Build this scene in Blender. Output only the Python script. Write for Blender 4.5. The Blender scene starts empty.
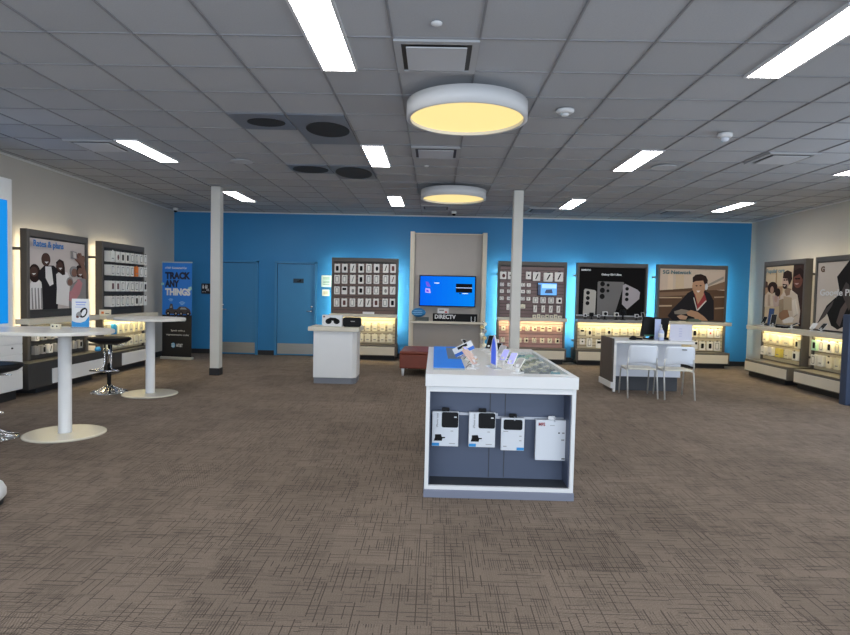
import bpy, bmesh, math, random
from mathutils import Matrix, Vector
random.seed(7)
S = bpy.context.scene
COL = S.collection
R = math.radians
# ---------------------------------------------------------------- camera
EYE = 1.5595
yaw, pit, rol = 0.0160, 0.0431, 0.0223
cy, sy, cp, sp, cr, sr = math.cos(yaw), math.sin(yaw), math.cos(pit), math.sin(pit), math.cos(rol), math.sin(rol)
r0 = Vector((cy, sy, 0)); f0 = Vector((-sy, cy, 0)); u0 = Vector((0, 0, 1))
fw = f0*cp - u0*sp; u2 = u0*cp + f0*sp
rr = r0*cr + u2*sr; uu = u2*cr - r0*sr
cam = bpy.data.objects.new('camera', bpy.data.cameras.new('camera')); COL.objects.link(cam)
cam.matrix_world = Matrix(((rr.x, uu.x, -fw.x, 0), (rr.y, uu.y, -fw.y, 0), (rr.z, uu.z, -fw.z, EYE), (0, 0, 0, 1)))
cam.data.sensor_width = 36; cam.data.lens = 595.66/850*36; cam.data.clip_start = 0.05; cam.data.clip_end = 200
S.camera = cam
# ---------------------------------------------------------------- world, daylight, exposure
w = bpy.data.worlds.new('world'); S.world = w; w.use_nodes = True
bg = w.node_tree.nodes['Background']; bg.inputs[0].default_value = (0.55, 0.70, 1.0, 1); bg.inputs[1].default_value = 0.6
S.view_settings.view_transform = 'Standard'; S.view_settings.look = 'None'
S.view_settings.gamma = 1; S.view_settings.use_curve_mapping = False
S.view_settings.exposure = 0.0
LAMP = 22.0          # emission of the ceiling troffers
DRUM = 1.0          # emission of the round pendants
def area(name, loc, rot, sx, sy_, power, col):
    l = bpy.data.lights.new(name, 'AREA'); l.shape = 'RECTANGLE'; l.size = sx; l.size_y = sy_; l.energy = power; l.color = col
    o = bpy.data.objects.new(name, l); COL.objects.link(o); o.location = loc; o.rotation_euler = rot
    return o
area('daylight_front_windows', (1.2, -2.35, 1.55), (R(90), 0, 0), 11.5, 2.5, 420, (0.74, 0.86, 1.0))
area('daylight_side_window', (6.95, 4.6, 1.5), (R(90), 0, R(90)), 5.5, 2.3, 200, (0.70, 0.83, 1.0))

# ---------------------------------------------------------------- materials
MATS = {}
def mat(name, col, rough=0.6, metal=0.0, emit=0.0, ecol=None, alpha=None, trans=0.0, vary=0.0, vscale=8.0, spec=None):
    if name in MATS: return MATS[name]
    m = bpy.data.materials.new(name); m.use_nodes = True; MATS[name] = m
    nt = m.node_tree; b = nt.nodes['Principled BSDF']
    b.inputs['Base Color'].default_value = (*col, 1); b.inputs['Roughness'].default_value = rough; b.inputs['Metallic'].default_value = metal
    if spec is not None: b.inputs['Specular IOR Level'].default_value = spec
    if trans: b.inputs['Transmission Weight'].default_value = trans
    if alpha is not None: b.inputs['Alpha'].default_value = alpha
    if emit:
        b.inputs['Emission Color'].default_value = (*(ecol or col), 1); b.inputs['Emission Strength'].default_value = emit
    if vary:
        tc = nt.nodes.new('ShaderNodeTexCoord'); n = nt.nodes.new('ShaderNodeTexNoise'); n.inputs['Scale'].default_value = vscale
        n.inputs['Detail'].default_value = 5
        mx = nt.nodes.new('ShaderNodeMix'); mx.data_type = 'RGBA'
        nt.links.new(tc.outputs['Object'], n.inputs['Vector']); nt.links.new(n.outputs['Fac'], mx.inputs['Factor'])
        mx.inputs[6].default_value = (*[c*(1-vary) for c in col], 1); mx.inputs[7].default_value = (*[min(1, c*(1+vary)) for c in col], 1)
        nt.links.new(mx.outputs[2], b.inputs['Base Color'])
    return m

class NT:
    def __init__(s, m): s.m = m; s.t = m.node_tree; s.b = s.t.nodes['Principled BSDF']
    def n(s, typ, **kw):
        x = s.t.nodes.new(typ)
        for k, v in kw.items(): setattr(x, k, v)
        return x
    def val(s, sock, v):
        if isinstance(v, (int, float)): sock.default_value = v
        elif isinstance(v, tuple): sock.default_value = v
        else: s.t.links.new(v, sock)
    def math(s, op, a, b=0.0, c=0.0, clamp=False):
        x = s.n('ShaderNodeMath', operation=op); x.use_clamp = clamp
        s.val(x.inputs[0], a); s.val(x.inputs[1], b)
        if op in ('MULTIPLY_ADD', 'SMOOTH_MIN', 'COMPARE'): s.val(x.inputs[2], c)
        return x.outputs[0]
    def comb(s, x, y, z=0.0):
        c = s.n('ShaderNodeCombineXYZ'); s.val(c.inputs[0], x); s.val(c.inputs[1], y); s.val(c.inputs[2], z); return c.outputs[0]
    def white(s, v):
        x = s.n('ShaderNodeTexWhiteNoise'); x.noise_dimensions = '3D'; s.val(x.inputs['Vector'], v); return x.outputs['Value']
    def noise(s, v, scale=1.0, detail=2.0):
        x = s.n('ShaderNodeTexNoise'); s.val(x.inputs['Vector'], v); x.inputs['Scale'].default_value = scale; x.inputs['Detail'].default_value = detail
        return x.outputs['Fac']
    def mixf(s, f, a, b):
        x = s.n('ShaderNodeMix'); x.data_type = 'FLOAT'; s.val(x.inputs[0], f); s.val(x.inputs[2], a); s.val(x.inputs[3], b); return x.outputs[0]
    def mixc(s, f, a, b):
        x = s.n('ShaderNodeMix'); x.data_type = 'RGBA'; s.val(x.inputs[0], f); s.val(x.inputs[6], a); s.val(x.inputs[7], b); return x.outputs[2]
    def ramp(s, v, lo, hi):
        x = s.n('ShaderNodeMapRange'); x.interpolation_type = 'SMOOTHSTEP'; s.val(x.inputs[0], v); x.inputs[1].default_value = lo; x.inputs[2].default_value = hi
        return x.outputs[0]

def carpet_mat():
    m = mat('carpet', (0.16, 0.135, 0.12), 0.95, spec=0.15); k = NT(m)
    tc = k.n('ShaderNodeTexCoord'); sep = k.n('ShaderNodeSeparateXYZ'); k.t.links.new(tc.outputs['Object'], sep.inputs[0])
    T = 0.61
    X = k.math('ADD', sep.outputs[0], 0.59+6.1); Y = k.math('ADD', sep.outputs[1], 6.1-0.28)
    ix = k.math('FLOOR', k.math('DIVIDE', X, T)); iy = k.math('FLOOR', k.math('DIVIDE', Y, T))
    tid = k.comb(ix, iy, 3.3); rot = k.math('GREATER_THAN', k.white(tid), 0.5)
    A = k.mixf(rot, X, Y); B = k.mixf(rot, Y, X)
    off = k.math('MULTIPLY', k.white(k.comb(ix, iy, 9.1)), 7.0)
    # rectangular patches inside each tile; groups of fine parallel lines run one way or the other
    def lines_(U, V, pitch, seg, salt, wd):
        u = k.math('DIVIDE', U, pitch); iu = k.math('FLOOR', u); fu = k.math('SUBTRACT', u, iu)
        v = k.math('ADD', k.math('DIVIDE', V, seg), k.math('MULTIPLY', k.white(k.comb(iu, off, salt)), 4.0)); iv = k.math('FLOOR', v)
        on = k.white(k.comb(iu, iv, salt+3.7))
        return k.math('MULTIPLY', k.math('SUBTRACT', 1.0, k.ramp(fu, wd*0.7, wd*1.3)), k.ramp(on, 0.15, 0.85))
    p1 = k.white(k.comb(k.math('FLOOR', k.math('ADD', k.math('DIVIDE', A, 0.102), off)), k.math('FLOOR', k.math('DIVIDE', B, 0.152)), 1.7))
    p2 = k.white(k.comb(k.math('FLOOR', k.math('DIVIDE', A, 0.203)), k.math('FLOOR', k.math('ADD', k.math('DIVIDE', B, 0.087), off)), 5.2))
    lv = lines_(A, B, 0.0127, 0.17, 1.3, 0.34); lh = lines_(B, A, 0.0145, 0.15, 6.9, 0.34)
    mv = k.math('MULTIPLY', lv, k.math('MAXIMUM', 0.30, k.ramp(p1, 0.35, 0.60)))
    mh = k.math('MULTIPLY', lh, k.math('MAXIMUM', 0.15, k.ramp(p2, 0.45, 0.70)))
    ld = k.math('MAXIMUM', k.math('GREATER_THAN', lines_(A, B, 0.0381, 0.13, 8.8, 0.16), 0.62), k.math('GREATER_THAN', lines_(B, A, 0.0436, 0.13, 4.4, 0.14), 0.70))
    lines = k.math('MAXIMUM', k.math('MULTIPLY', mv, 0.8), k.math('MULTIPLY', mh, 0.8))
    lines = k.math('MAXIMUM', lines, k.math('MULTIPLY', ld, 0.95))
    spk = k.noise(k.comb(k.math('MULTIPLY', X, 150.0), k.math('MULTIPLY', Y, 150.0)), 1.0, 2.0)
    weave = k.math('MULTIPLY', k.math('SINE', k.math('MULTIPLY', k.math('ADD', A, k.math('MULTIPLY', B, 0.35)), 430.0)), k.ramp(k.white(k.comb(ix, iy, 21.5)), 0.8, 0.9))
    big = k.noise(k.comb(X, Y), 0.9, 3.0)
    tone = k.math('ADD', 0.86, k.math('MULTIPLY', k.white(k.comb(ix, iy, 14.0)), 0.16))
    tone = k.math('MULTIPLY', tone, k.math('ADD', 0.80, k.math('MULTIPLY', big, 0.4)))
    tone = k.math('MULTIPLY', tone, k.math('ADD', 0.50, k.math('MULTIPLY', spk, 1.0)))
    tone = k.math('MULTIPLY', tone, k.math('ADD', 1.0, k.math('MULTIPLY', weave, 0.22)))
    tone = k.math('MULTIPLY', tone, k.math('SUBTRACT', 1.16, k.math('MULTIPLY', lines, 0.74)))
    mul = k.n('ShaderNodeVectorMath', operation='SCALE'); mul.inputs[0].default_value = (0.205, 0.160, 0.126); k.val(mul.inputs['Scale'], tone)
    k.t.links.new(mul.outputs[0], k.b.inputs['Base Color'])
    bp = k.n('ShaderNodeBump'); bp.inputs['Strength'].default_value = 0.4; bp.inputs['Distance'].default_value = 0.004; k.val(bp.inputs['Height'], k.math('SUBTRACT', spk, lines))
    k.t.links.new(bp.outputs[0], k.b.inputs['Normal'])
    return m
def tile_mat():
    m = mat('ceiling_tile', (0.5, 0.5, 0.5), 0.9, spec=0.1); k = NT(m)
    tc = k.n('ShaderNodeTexCoord'); sep = k.n('ShaderNodeSeparateXYZ'); k.t.links.new(tc.outputs['Object'], sep.inputs[0])
    X, Y = sep.outputs[0], sep.outputs[1]
    ix = k.math('FLOOR', k.math('DIVIDE', k.math('ADD', X, 4.5546*0.61), 0.61)); iy = k.math('FLOOR', k.math('DIVIDE', k.math('SUBTRACT', Y, 6.9406*0.61), 0.61))
    tone = k.math('ADD', 0.93, k.math('MULTIPLY', k.white(k.comb(ix, iy, 2.0)), 0.12))
    sp_ = k.noise(k.comb(k.math('MULTIPLY', X, 90.0), k.math('MULTIPLY', Y, 90.0)), 1.0, 3.0)
    tone = k.math('MULTIPLY', tone, k.math('ADD', 0.9, k.math('MULTIPLY', sp_, 0.2)))
    mul = k.n('ShaderNodeVectorMath', operation='SCALE'); mul.inputs[0].default_value = (0.49, 0.50, 0.52); k.val(mul.inputs['Scale'], tone)
    k.t.links.new(mul.outputs[0], k.b.inputs['Base Color'])
    return m
def brushed(name, col, sc=(2, 2, 200)):
    m = mat(name, col, 0.38, 0.9); k = NT(m)
    tc = k.n('ShaderNodeTexCoord'); mp = k.n('ShaderNodeMapping'); mp.inputs['Scale'].default_value = sc
    k.t.links.new(tc.outputs['Object'], mp.inputs[0]); n = k.noise(mp.outputs[0], 1.0, 3.0)
    c = k.mixc(n, (*[x*0.75 for x in col], 1), (*[min(1, x*1.2) for x in col], 1)); k.t.links.new(c, k.b.inputs['Base Color'])
    return m

CARPET = carpet_mat(); TILE = tile_mat()
GRID = mat('ceiling_grid_metal', (0.27, 0.27, 0.28), 0.5)
BLUE = mat('blue_wall_paint', (0.024, 0.21, 0.47), 0.55, vary=0.06, vscale=1.5)
DOORBLUE = mat('blue_door_paint', (0.038, 0.215, 0.44), 0.45, vary=0.05, vscale=3)
WALLW = mat('grey_white_wall_paint', (0.53, 0.50, 0.45), 0.7, vary=0.05, vscale=2)
BASEB = mat('dark_rubber_base', (0.02, 0.02, 0.022), 0.6)
COLM = mat('column_paint', (0.70, 0.68, 0.62), 0.55, vary=0.04)
TRIMW = mat('white_trim', (0.7, 0.7, 0.7), 0.5)
FRAME = mat('fixture_frame', (0.105, 0.092, 0.080), 0.5, vary=0.08, vscale=12)
FRAMED = mat('fixture_dark', (0.045, 0.043, 0.042), 0.5, vary=0.1, vscale=12)
PANELB = mat('slat_brown', (0.18, 0.12, 0.10), 0.6, vary=0.15, vscale=6)
PANELP = mat('slat_mauve', (0.22, 0.15, 0.145), 0.6, vary=0.15, vscale=6)
PANELL = mat('lower_panel_cream', (0.62, 0.54, 0.38), 0.6, vary=0.05)
PANELLP = mat('lower_panel_pink', (0.50, 0.30, 0.28), 0.6, vary=0.08)
CREAM = mat('cream_laminate', (0.74, 0.68, 0.55), 0.4, vary=0.06, vscale=5)
WHITE = mat('white_laminate', (0.83, 0.83, 0.82), 0.35, vary=0.03, vscale=4)
GREYL = mat('grey_plinth', (0.20, 0.21, 0.24), 0.5)
SLATE = mat('slate_blue_panel', (0.085, 0.105, 0.16), 0.5, vary=0.05, vscale=4)
SLATED = mat('slate_dark', (0.05, 0.055, 0.065), 0.6)
CHROME = mat('chrome', (0.75, 0.75, 0.76), 0.12, 1.0)
STEEL = brushed('brushed_steel', (0.42, 0.41, 0.38))
BLACK = mat('black_plastic', (0.008, 0.008, 0.009), 0.55, spec=0.2)
BLACKS = mat('black_vinyl', (0.010, 0.009, 0.010), 0.55, spec=0.25)
WPL = mat('white_plastic', (0.78, 0.78, 0.78), 0.4)
PACKW = mat('pack_white', (0.86, 0.84, 0.79), 0.5)
PACKC = mat('pack_cream', (0.82, 0.77, 0.60), 0.5)
PACKG = mat('pack_grey', (0.34, 0.33, 0.32), 0.5)
PACKO = mat('pack_orange', (0.85, 0.22, 0.03), 0.5)
PACKB = mat('pack_blue', (0.03, 0.30, 0.68), 0.5)
PACKR = mat('pack_red', (0.62, 0.06, 0.04), 0.5)
PACKGN = mat('pack_mint', (0.45, 0.70, 0.55), 0.5)
PACKY = mat('pack_yellow', (0.85, 0.72, 0.15), 0.5)
PRB = mat('print_black', (0.012, 0.011, 0.011), 0.7, spec=0.15)
PRM = mat('print_maroon', (0.13, 0.035, 0.03), 0.45)
PRG = mat('print_grey', (0.30, 0.29, 0.28), 0.5)
LED = mat('led_cool', (0.5, 0.9, 1.0), 0.5, emit=62.0, ecol=(0.80, 0.95, 0.78))
LEDT = mat('led_top', (0.5, 0.9, 1.0), 0.5, emit=11.0, ecol=(0.75, 0.95, 0.9))
LEDW = mat('led_warm', (1, 0.93, 0.7), 0.5, emit=22.0, ecol=(1.0, 0.86, 0.60))
LEDU = mat('led_under', (1, 0.9, 0.6), 0.5, emit=30.0, ecol=(1.0, 0.84, 0.45))
LENS = mat('lamp_lens', (1, 1, 1), 0.5, emit=LAMP, ecol=(1.0, 0.985, 0.96))
DRUMG = mat('drum_glow', (0.25, 0.2, 0.1), 0.5, emit=DRUM, ecol=(1.0, 0.78, 0.31))
RUST = mat('rust_vinyl', (0.20, 0.040, 0.018), 0.5, vary=0.12, vscale=10)
CLEAR = mat('clear_acrylic', (0.85, 0.92, 1.0), 0.08, alpha=0.28)
NAVY = mat('navy_grey_panel', (0.038, 0.060, 0.115), 0.5)

# ---------------------------------------------------------------- mesh helpers
class MB:
    def __init__(s): s.bm = bmesh.new(); s.mats = []
    def mi(s, m):
        if m not in s.mats: s.mats.append(m)
        return s.mats.index(m)
    def face(s, pts, m, M=None):
        vs = [s.bm.verts.new(M @ Vector(p) if M else Vector(p)) for p in pts]
        f = s.bm.faces.new(vs); f.material_index = s.mi(m); return f
    def box(s, x0, x1, y0, y1, z0, z1, m, M=None):
        c = [(x0,y0,z0),(x1,y0,z0),(x1,y1,z0),(x0,y1,z0),(x0,y0,z1),(x1,y0,z1),(x1,y1,z1),(x0,y1,z1)]
        vs = [s.bm.verts.new(M @ Vector(p) if M else Vector(p)) for p in c]
        i = s.mi(m)
        for q in ((3,2,1,0),(4,5,6,7),(0,1,5,4),(1,2,6,5),(2,3,7,6),(3,0,4,7)):
            s.bm.faces.new([vs[a] for a in q]).material_index = i
    def prism(s, pts, a0, a1, m, axis='y', M=None, side=None):
        """pts 2D polygon; axis y: pts=(x,z) extruded in y; z: (x,y) in z; x: (y,z) in x"""
        def P(p, a):
            v = {'y': (p[0], a, p[1]), 'z': (p[0], p[1], a), 'x': (a, p[0], p[1])}[axis]
            return M @ Vector(v) if M else Vector(v)
        A = [s.bm.verts.new(P(p, a0)) for p in pts]; B = [s.bm.verts.new(P(p, a1)) for p in pts]
        i = s.mi(m); j = s.mi(side or m); n = len(pts)
        s.bm.faces.new(A).material_index = i; s.bm.faces.new(list(reversed(B))).material_index = i
        for k in range(n): s.bm.faces.new([A[k], B[k], B[(k+1) % n], A[(k+1) % n]]).material_index = j
    def lathe(s, prof, m, c=(0,0,0), seg=32, M=None, sx=1.0, sy_=1.0, closed=False):
        rings = []
        for (r, z) in prof:
            ring = []
            for k in range(seg):
                a = 2*math.pi*k/seg; v = Vector((c[0]+r*sx*math.cos(a), c[1]+r*sy_*math.sin(a), c[2]+z))
                ring.append(s.bm.verts.new(M @ v if M else v))
            rings.append(ring)
        i = s.mi(m)
        for a, b in zip(rings[:-1], rings[1:]):
            for k in range(seg):
                f = s.bm.faces.new([a[k], a[(k+1) % seg], b[(k+1) % seg], b[k]]); f.material_index = i; f.smooth = True
        if not closed:
            s.bm.faces.new(list(reversed(rings[0]))).material_index = i; s.bm.faces.new(rings[-1]).material_index = i
    def tube(s, path, r, m, seg=10, M=None):
        path = [Vector(p) for p in path]; rings = []
        rs = r if isinstance(r, (list, tuple)) else [r]*len(path)
        prev = None
        for k, p in enumerate(path):
            d = (path[min(k+1, len(path)-1)] - path[max(k-1, 0)]).normalized()
            if prev is None: prev = d.orthogonal().normalized()
            a = (prev - d*prev.dot(d)).normalized(); prev = a; b = d.cross(a)
            ring = []
            for q in range(seg):
                t = 2*math.pi*q/seg; v = p + (a*math.cos(t) + b*math.sin(t))*rs[k]
                ring.append(s.bm.verts.new(M @ v if M else v))
            rings.append(ring)
        i = s.mi(m)
        for a, b in zip(rings[:-1], rings[1:]):
            for q in range(seg):
                f = s.bm.faces.new([a[q], a[(q+1) % seg], b[(q+1) % seg], b[q]]); f.material_index = i; f.smooth = True
        s.bm.faces.new(list(reversed(rings[0]))).material_index = i; s.bm.faces.new(rings[-1]).material_index = i
    def build(s, name, parent=None, bevel=0.0, segs=2, loc=None, rz=None):
        bmesh.ops.recalc_face_normals(s.bm, faces=s.bm.faces)
        me = bpy.data.meshes.new(name); s.bm.to_mesh(me); s.bm.free()
        for m in s.mats: me.materials.append(m)
        o = bpy.data.objects.new(name, me); COL.objects.link(o)
        if parent: o.parent = parent
        if loc: o.location = loc
        if rz: o.rotation_euler = (0, 0, rz)
        if bevel:
            b = o.modifiers.new('bevel', 'BEVEL'); b.width = bevel; b.segments = segs; b.limit_method = 'ANGLE'; b.angle_limit = R(40)
        return o
def rrect(x0, x1, z0, z1, r, n=4):
    pts = []
    for (cx, cz, a0) in ((x1-r, z1-r, 0), (x0+r, z1-r, 90), (x0+r, z0+r, 180), (x1-r, z0+r, 270)):
        for k in range(n+1):
            a = R(a0 + 90*k/n); pts.append((cx+r*math.cos(a), cz+r*math.sin(a)))
    return pts
def ell(cx, cz, rx, rz, n=20, rot=0):
    out = []
    for k in range(n):
        a = 2*math.pi*k/n; x, z = rx*math.cos(a), rz*math.sin(a); c, s_ = math.cos(R(rot)), math.sin(R(rot))
        out.append((cx+x*c-z*s_, cz+x*s_+z*c))
    return out
def thing(name, label, cat, loc=(0,0,0), rz=0, group=None):
    o = bpy.data.objects.new(name, None); COL.objects.link(o); o.empty_display_size = 0.1
    o.location = loc; o.rotation_euler = (0, 0, rz); o['label'] = label; o['category'] = cat
    if group: o['group'] = group
    return o
def tag(o, label, cat, group=None):
    o['label'] = label; o['category'] = cat
    if group: o['group'] = group
    return o
def struct(mb, name, parent=None, **k):
    o = mb.build(name, parent, **k)
    if not parent: o['kind'] = 'structure'
    return o
def text(name, s, size, m, parent, M, width=None, ext=0.0015, align='LEFT', bold=0.0):
    cu = bpy.data.curves.new(name, 'FONT'); cu.body = s; cu.size = size; cu.extrude = ext; cu.align_x = align; cu.resolution_u = 3
    cu.offset = bold
    t = bpy.data.objects.new(name+'_curve', cu); COL.objects.link(t)
    bpy.context.view_layer.update()
    me = bpy.data.meshes.new_from_object(t.evaluated_get(bpy.context.evaluated_depsgraph_get()))
    bpy.data.objects.remove(t)
    xs = [v.co.x for v in me.vertices]; wd = (max(xs)-min(xs)) or 1
    k = (width/wd) if width else 1
    me.transform(M @ Matrix.Diagonal((k, 1, 1, 1))); me.materials.clear(); me.materials.append(m)
    me.name = name
    o = bpy.data.objects.new(name, me); COL.objects.link(o); o.parent = parent
    return o
UP = Matrix.Rotation(R(90), 4, 'X')      # text standing up, read from -y
ORD = ['first','second','third','fourth','fifth','sixth','seventh','eighth','ninth','tenth','eleventh']

# ================================================================ ROOM
YB = 13.85; H = 3.32
xl0, xl1 = -5.65, -6.11      # left wall x at Y=-2.5 / back
xr0, xr1 = 6.86, 7.24
def wl(y): return -5.91 - 0.034*(y-8.0)
def wr(y): return 7.04 + 0.031*(y-8.0)
b = MB(); b.box(-6.6, 7.8, -2.5, YB+0.3, -0.1, 0, CARPET); struct(b, 'floor')
b = MB(); b.box(-6.6, 7.8, YB, YB+0.2, 0, H, BLUE); struct(b, 'wall_back')
b = MB(); b.prism([(wl(-2.5), -2.5), (wl(YB), YB), (wl(YB)-0.15, YB), (wl(-2.5)-0.15, -2.5)], 0, H, WALLW, 'z'); struct(b, 'wall_left')
b = MB(); b.prism([(wr(-2.5), -2.5), (wr(YB), YB), (wr(YB)+0.15, YB), (wr(-2.5)+0.15, -2.5)], 0, H, WALLW, 'z'); struct(b, 'wall_right')
# front wall: piers and head around the shop windows (behind the camera)
b = MB()
b.box(-6.6, 7.8, -2.6, -2.5, 2.85, H, WALLW); b.box(-6.6, 7.8, -2.6, -2.5, 0, 0.25, WALLW)
for x in (-6.2, -3.2, -0.2, 2.8, 5.8): b.box(x, x+0.08, -2.6, -2.5, 0.25, 2.85, FRAMED)
struct(b, 'wall_front')
b = MB(); b.box(-6.6, 7.8, -2.6, YB+0.2, H+0.012, H+0.1, TILE); ceil = struct(b, 'ceiling')
b = MB()
x = 4.5546*-0.61
gx = [(-4.5546+i)*0.61 for i in range(-7, 18)]; gy = [(6.9406+j)*0.61 for j in range(-14, 17)]
for x in gx:
    if -6.3 < x < 7.5: b.box(x-0.0075, x+0.0075, -2.5, YB, H+0.003, H+0.013, GRID)
for y in gy:
    if -2.5 < y < YB: b.box(-6.3, 7.5, y-0.006, y+0.006, H+0.004, H+0.013, GRID)
g = b.build('ceiling_grid', ceil)
b = MB(); b.box(wl(YB), wr(YB), YB-0.025, YB, H-0.028, H, TRIMW); struct(b, 'trim_1')
b = MB()
b.prism([(wl(-2.5), -2.5), (wl(YB), YB), (wl(YB)+0.025, YB), (wl(-2.5)+0.025, -2.5)], H-0.025, H, TRIMW, 'z'); struct(b, 'trim_2')
b = MB()
b.prism([(wr(-2.5), -2.5), (wr(YB), YB), (wr(YB)-0.025, YB), (wr(-2.5)-0.025, -2.5)], H-0.025, H, TRIMW, 'z'); struct(b, 'trim_3')
b = MB()
for a, c in ((wl(YB), -5.08), (-4.12, -3.73), (-2.75, wr(YB))):
    b.box(a, c, YB-0.015, YB, 0, 0.11, BASEB)
struct(b, 'baseboard_back')
b = MB(); b.prism([(wl(-2.5), -2.5), (wl(YB), YB), (wl(YB)+0.015, YB), (wl(-2.5)+0.015, -2.5)], 0, 0.11, BASEB, 'z'); struct(b, 'baseboard_left')
b = MB(); b.prism([(wr(-2.5), -2.5), (wr(YB), YB), (wr(YB)-0.015, YB), (wr(-2.5)-0.015, -2.5)], 0, 0.11, BASEB, 'z'); struct(b, 'baseboard_right')
# doors
for i, (x0, x1, hx) in enumerate(((-5.04, -4.16, -4.95), (-3.69, -2.79, -2.87))):
    d = bpy.data.objects.new('door_%d' % (i+1), None); COL.objects.link(d); d.location = (0, YB, 0); d['kind'] = 'structure'
    b = MB()
    b.box(x0-0.04, x0+0.015, -0.06, -0.001, 0, 2.19, DOORBLUE); b.box(x1-0.015, x1+0.04, -0.06, -0.001, 0, 2.19, DOORBLUE); b.box(x0-0.04, x1+0.04, -0.06, -0.001, 2.145, 2.19, DOORBLUE)
    b.build('door_frame', d, bevel=0.004)
    b = MB(); b.box(x0+0.015, x1-0.015, -0.006, -0.001, 0, 2.145, BASEB); b.build('door_gap_shade', d)  # dark sheet behind the leaf, painting shade into the gap around it
    b = MB(); b.box(x0+0.023, x1-0.023, -0.022, -0.006, 0.012, 2.136, DOORBLUE); b.build('door_leaf', d)
    b = MB(); b.box(x0+0.03, x1-0.03, -0.026, -0.022, 0.04, 0.285, STEEL); b.build('kick_plate', d)
    b = MB(); Mr = Matrix.Translation((hx, -0.022, 1.05)) @ Matrix.Rotation(R(90), 4, 'X')
    b.lathe([(0.034, 0), (0.034, 0.008), (0.014, 0.014), (0.012, 0.055)], CHROME, M=Mr, seg=20)
    b.tube([(hx, -0.072, 1.05), (hx-0.05 if i else hx+0.05, -0.074, 1.05), (hx-0.11 if i else hx+0.11, -0.07, 1.048)], 0.011, CHROME)
    b.lathe([(0.026, 0), (0.024, 0.012), (0.008, 0.014)], CHROME, M=Matrix.Translation((hx, -0.022, 1.15)) @ Matrix.Rotation(R(90), 4, 'X'), seg=18)
    b.build('door_handle', d)
# small wall signs
PLAQ = mat('sign_black', (0.012, 0.012, 0.014), 0.4)
def plaque(name, label, x0, x1, z0, z1, m=PLAQ, y=YB, cat='sign'):
    t = thing(name, label, cat, ((x0+x1)/2, y, (z0+z1)/2)); b = MB(); hw, hh = (x1-x0)/2, (z1-z0)/2
    b.prism(rrect(-hw, hw, -hh, hh, min(hw, hh)*0.12), -0.012, -0.001, m); b.build('plate', t); return t
t = plaque('restroom_sign', 'small square black restroom sign with white figures and RR lettering beside the left column', -5.46, -5.24, 1.40, 1.64)
b = MB()
for dx in (-0.065, 0.0):
    b.prism(ell(dx, 0.075, 0.014, 0.014, 12), -0.015, -0.012, WPL); b.prism([(dx-0.022, 0.055), (dx+0.022, 0.055), (dx+0.014, 0.0), (dx-0.014, 0.0)], -0.015, -0.012, WPL)
b.box(0.028, 0.036, -0.015, -0.012, 0.0, 0.085, WPL)
b.build('figures', t)
text('lettering', 'RR.', 0.075, WPL, t, Matrix.Translation((0.01, -0.013, -0.055)) @ UP, 0.07)
text('lettering', 'Restrooms', 0.03, WPL, t, Matrix.Translation((-0.09, -0.013, -0.08)) @ UP, 0.09)
t = plaque('door_sign', 'small dark plate sign fixed high on the door with lever handle', -3.30, -3.06, 1.70, 1.80, mat('sign_teal', (0.008, 0.035, 0.06), 0.4), y=YB-0.022)
b = MB(); b.prism([(-0.04, -0.022), (0.055, -0.022), (0.06, 0.028), (0.04, 0.028), (0.01, 0.0), (-0.03, -0.005)], -0.014, -0.012, PRB); b.build('print', t)
t = plaque('wall_notice', 'framed white paper notice, larger upper one of two left of packaged case wall', -2.65, -2.42, 1.62, 1.89, mat('notice_paper', (0.62, 0.72, 0.62), 0.6), cat='notice')
b = MB()
for z in (0.08, 0.05, 0.0, -0.03, -0.08): b.box(-0.075, 0.075, -0.014, -0.012, z-0.009, z+0.009, mat('notice_ink', (0.28, 0.36, 0.33), 0.6))
b.build('print', t)
t = plaque('wall_notice', 'small white paper notice taped below the larger framed one by the door', -2.63, -2.46, 1.41, 1.56, mat('notice_paper2', (0.75, 0.72, 0.60), 0.6), cat='notice')
b = MB(); b.box(-0.05, 0.05, -0.014, -0.012, -0.04, 0.04, mat('notice_ink2', (0.55, 0.48, 0.36), 0.6)); b.build('print', t)
# columns
for (x, y, wd, lab) in ((-3.868, 10.49, 0.168, 'square cream painted column with black base near the blue doors'), (1.385, 10.3, 0.165, 'slim cream painted column rising behind the central display island')):
    t = thing('column', lab, 'column', (x, y, 0)); h = wd/2
    b = MB(); b.box(-h, h, -h, h, 0, H, COLM); b.build('shaft', t, bevel=0.012)
    b = MB(); b.box(-h-0.006, h+0.006, -h-0.006, h+0.006, 0, 0.13, BASEB); b.build('base_trim', t, bevel=0.004)

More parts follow.
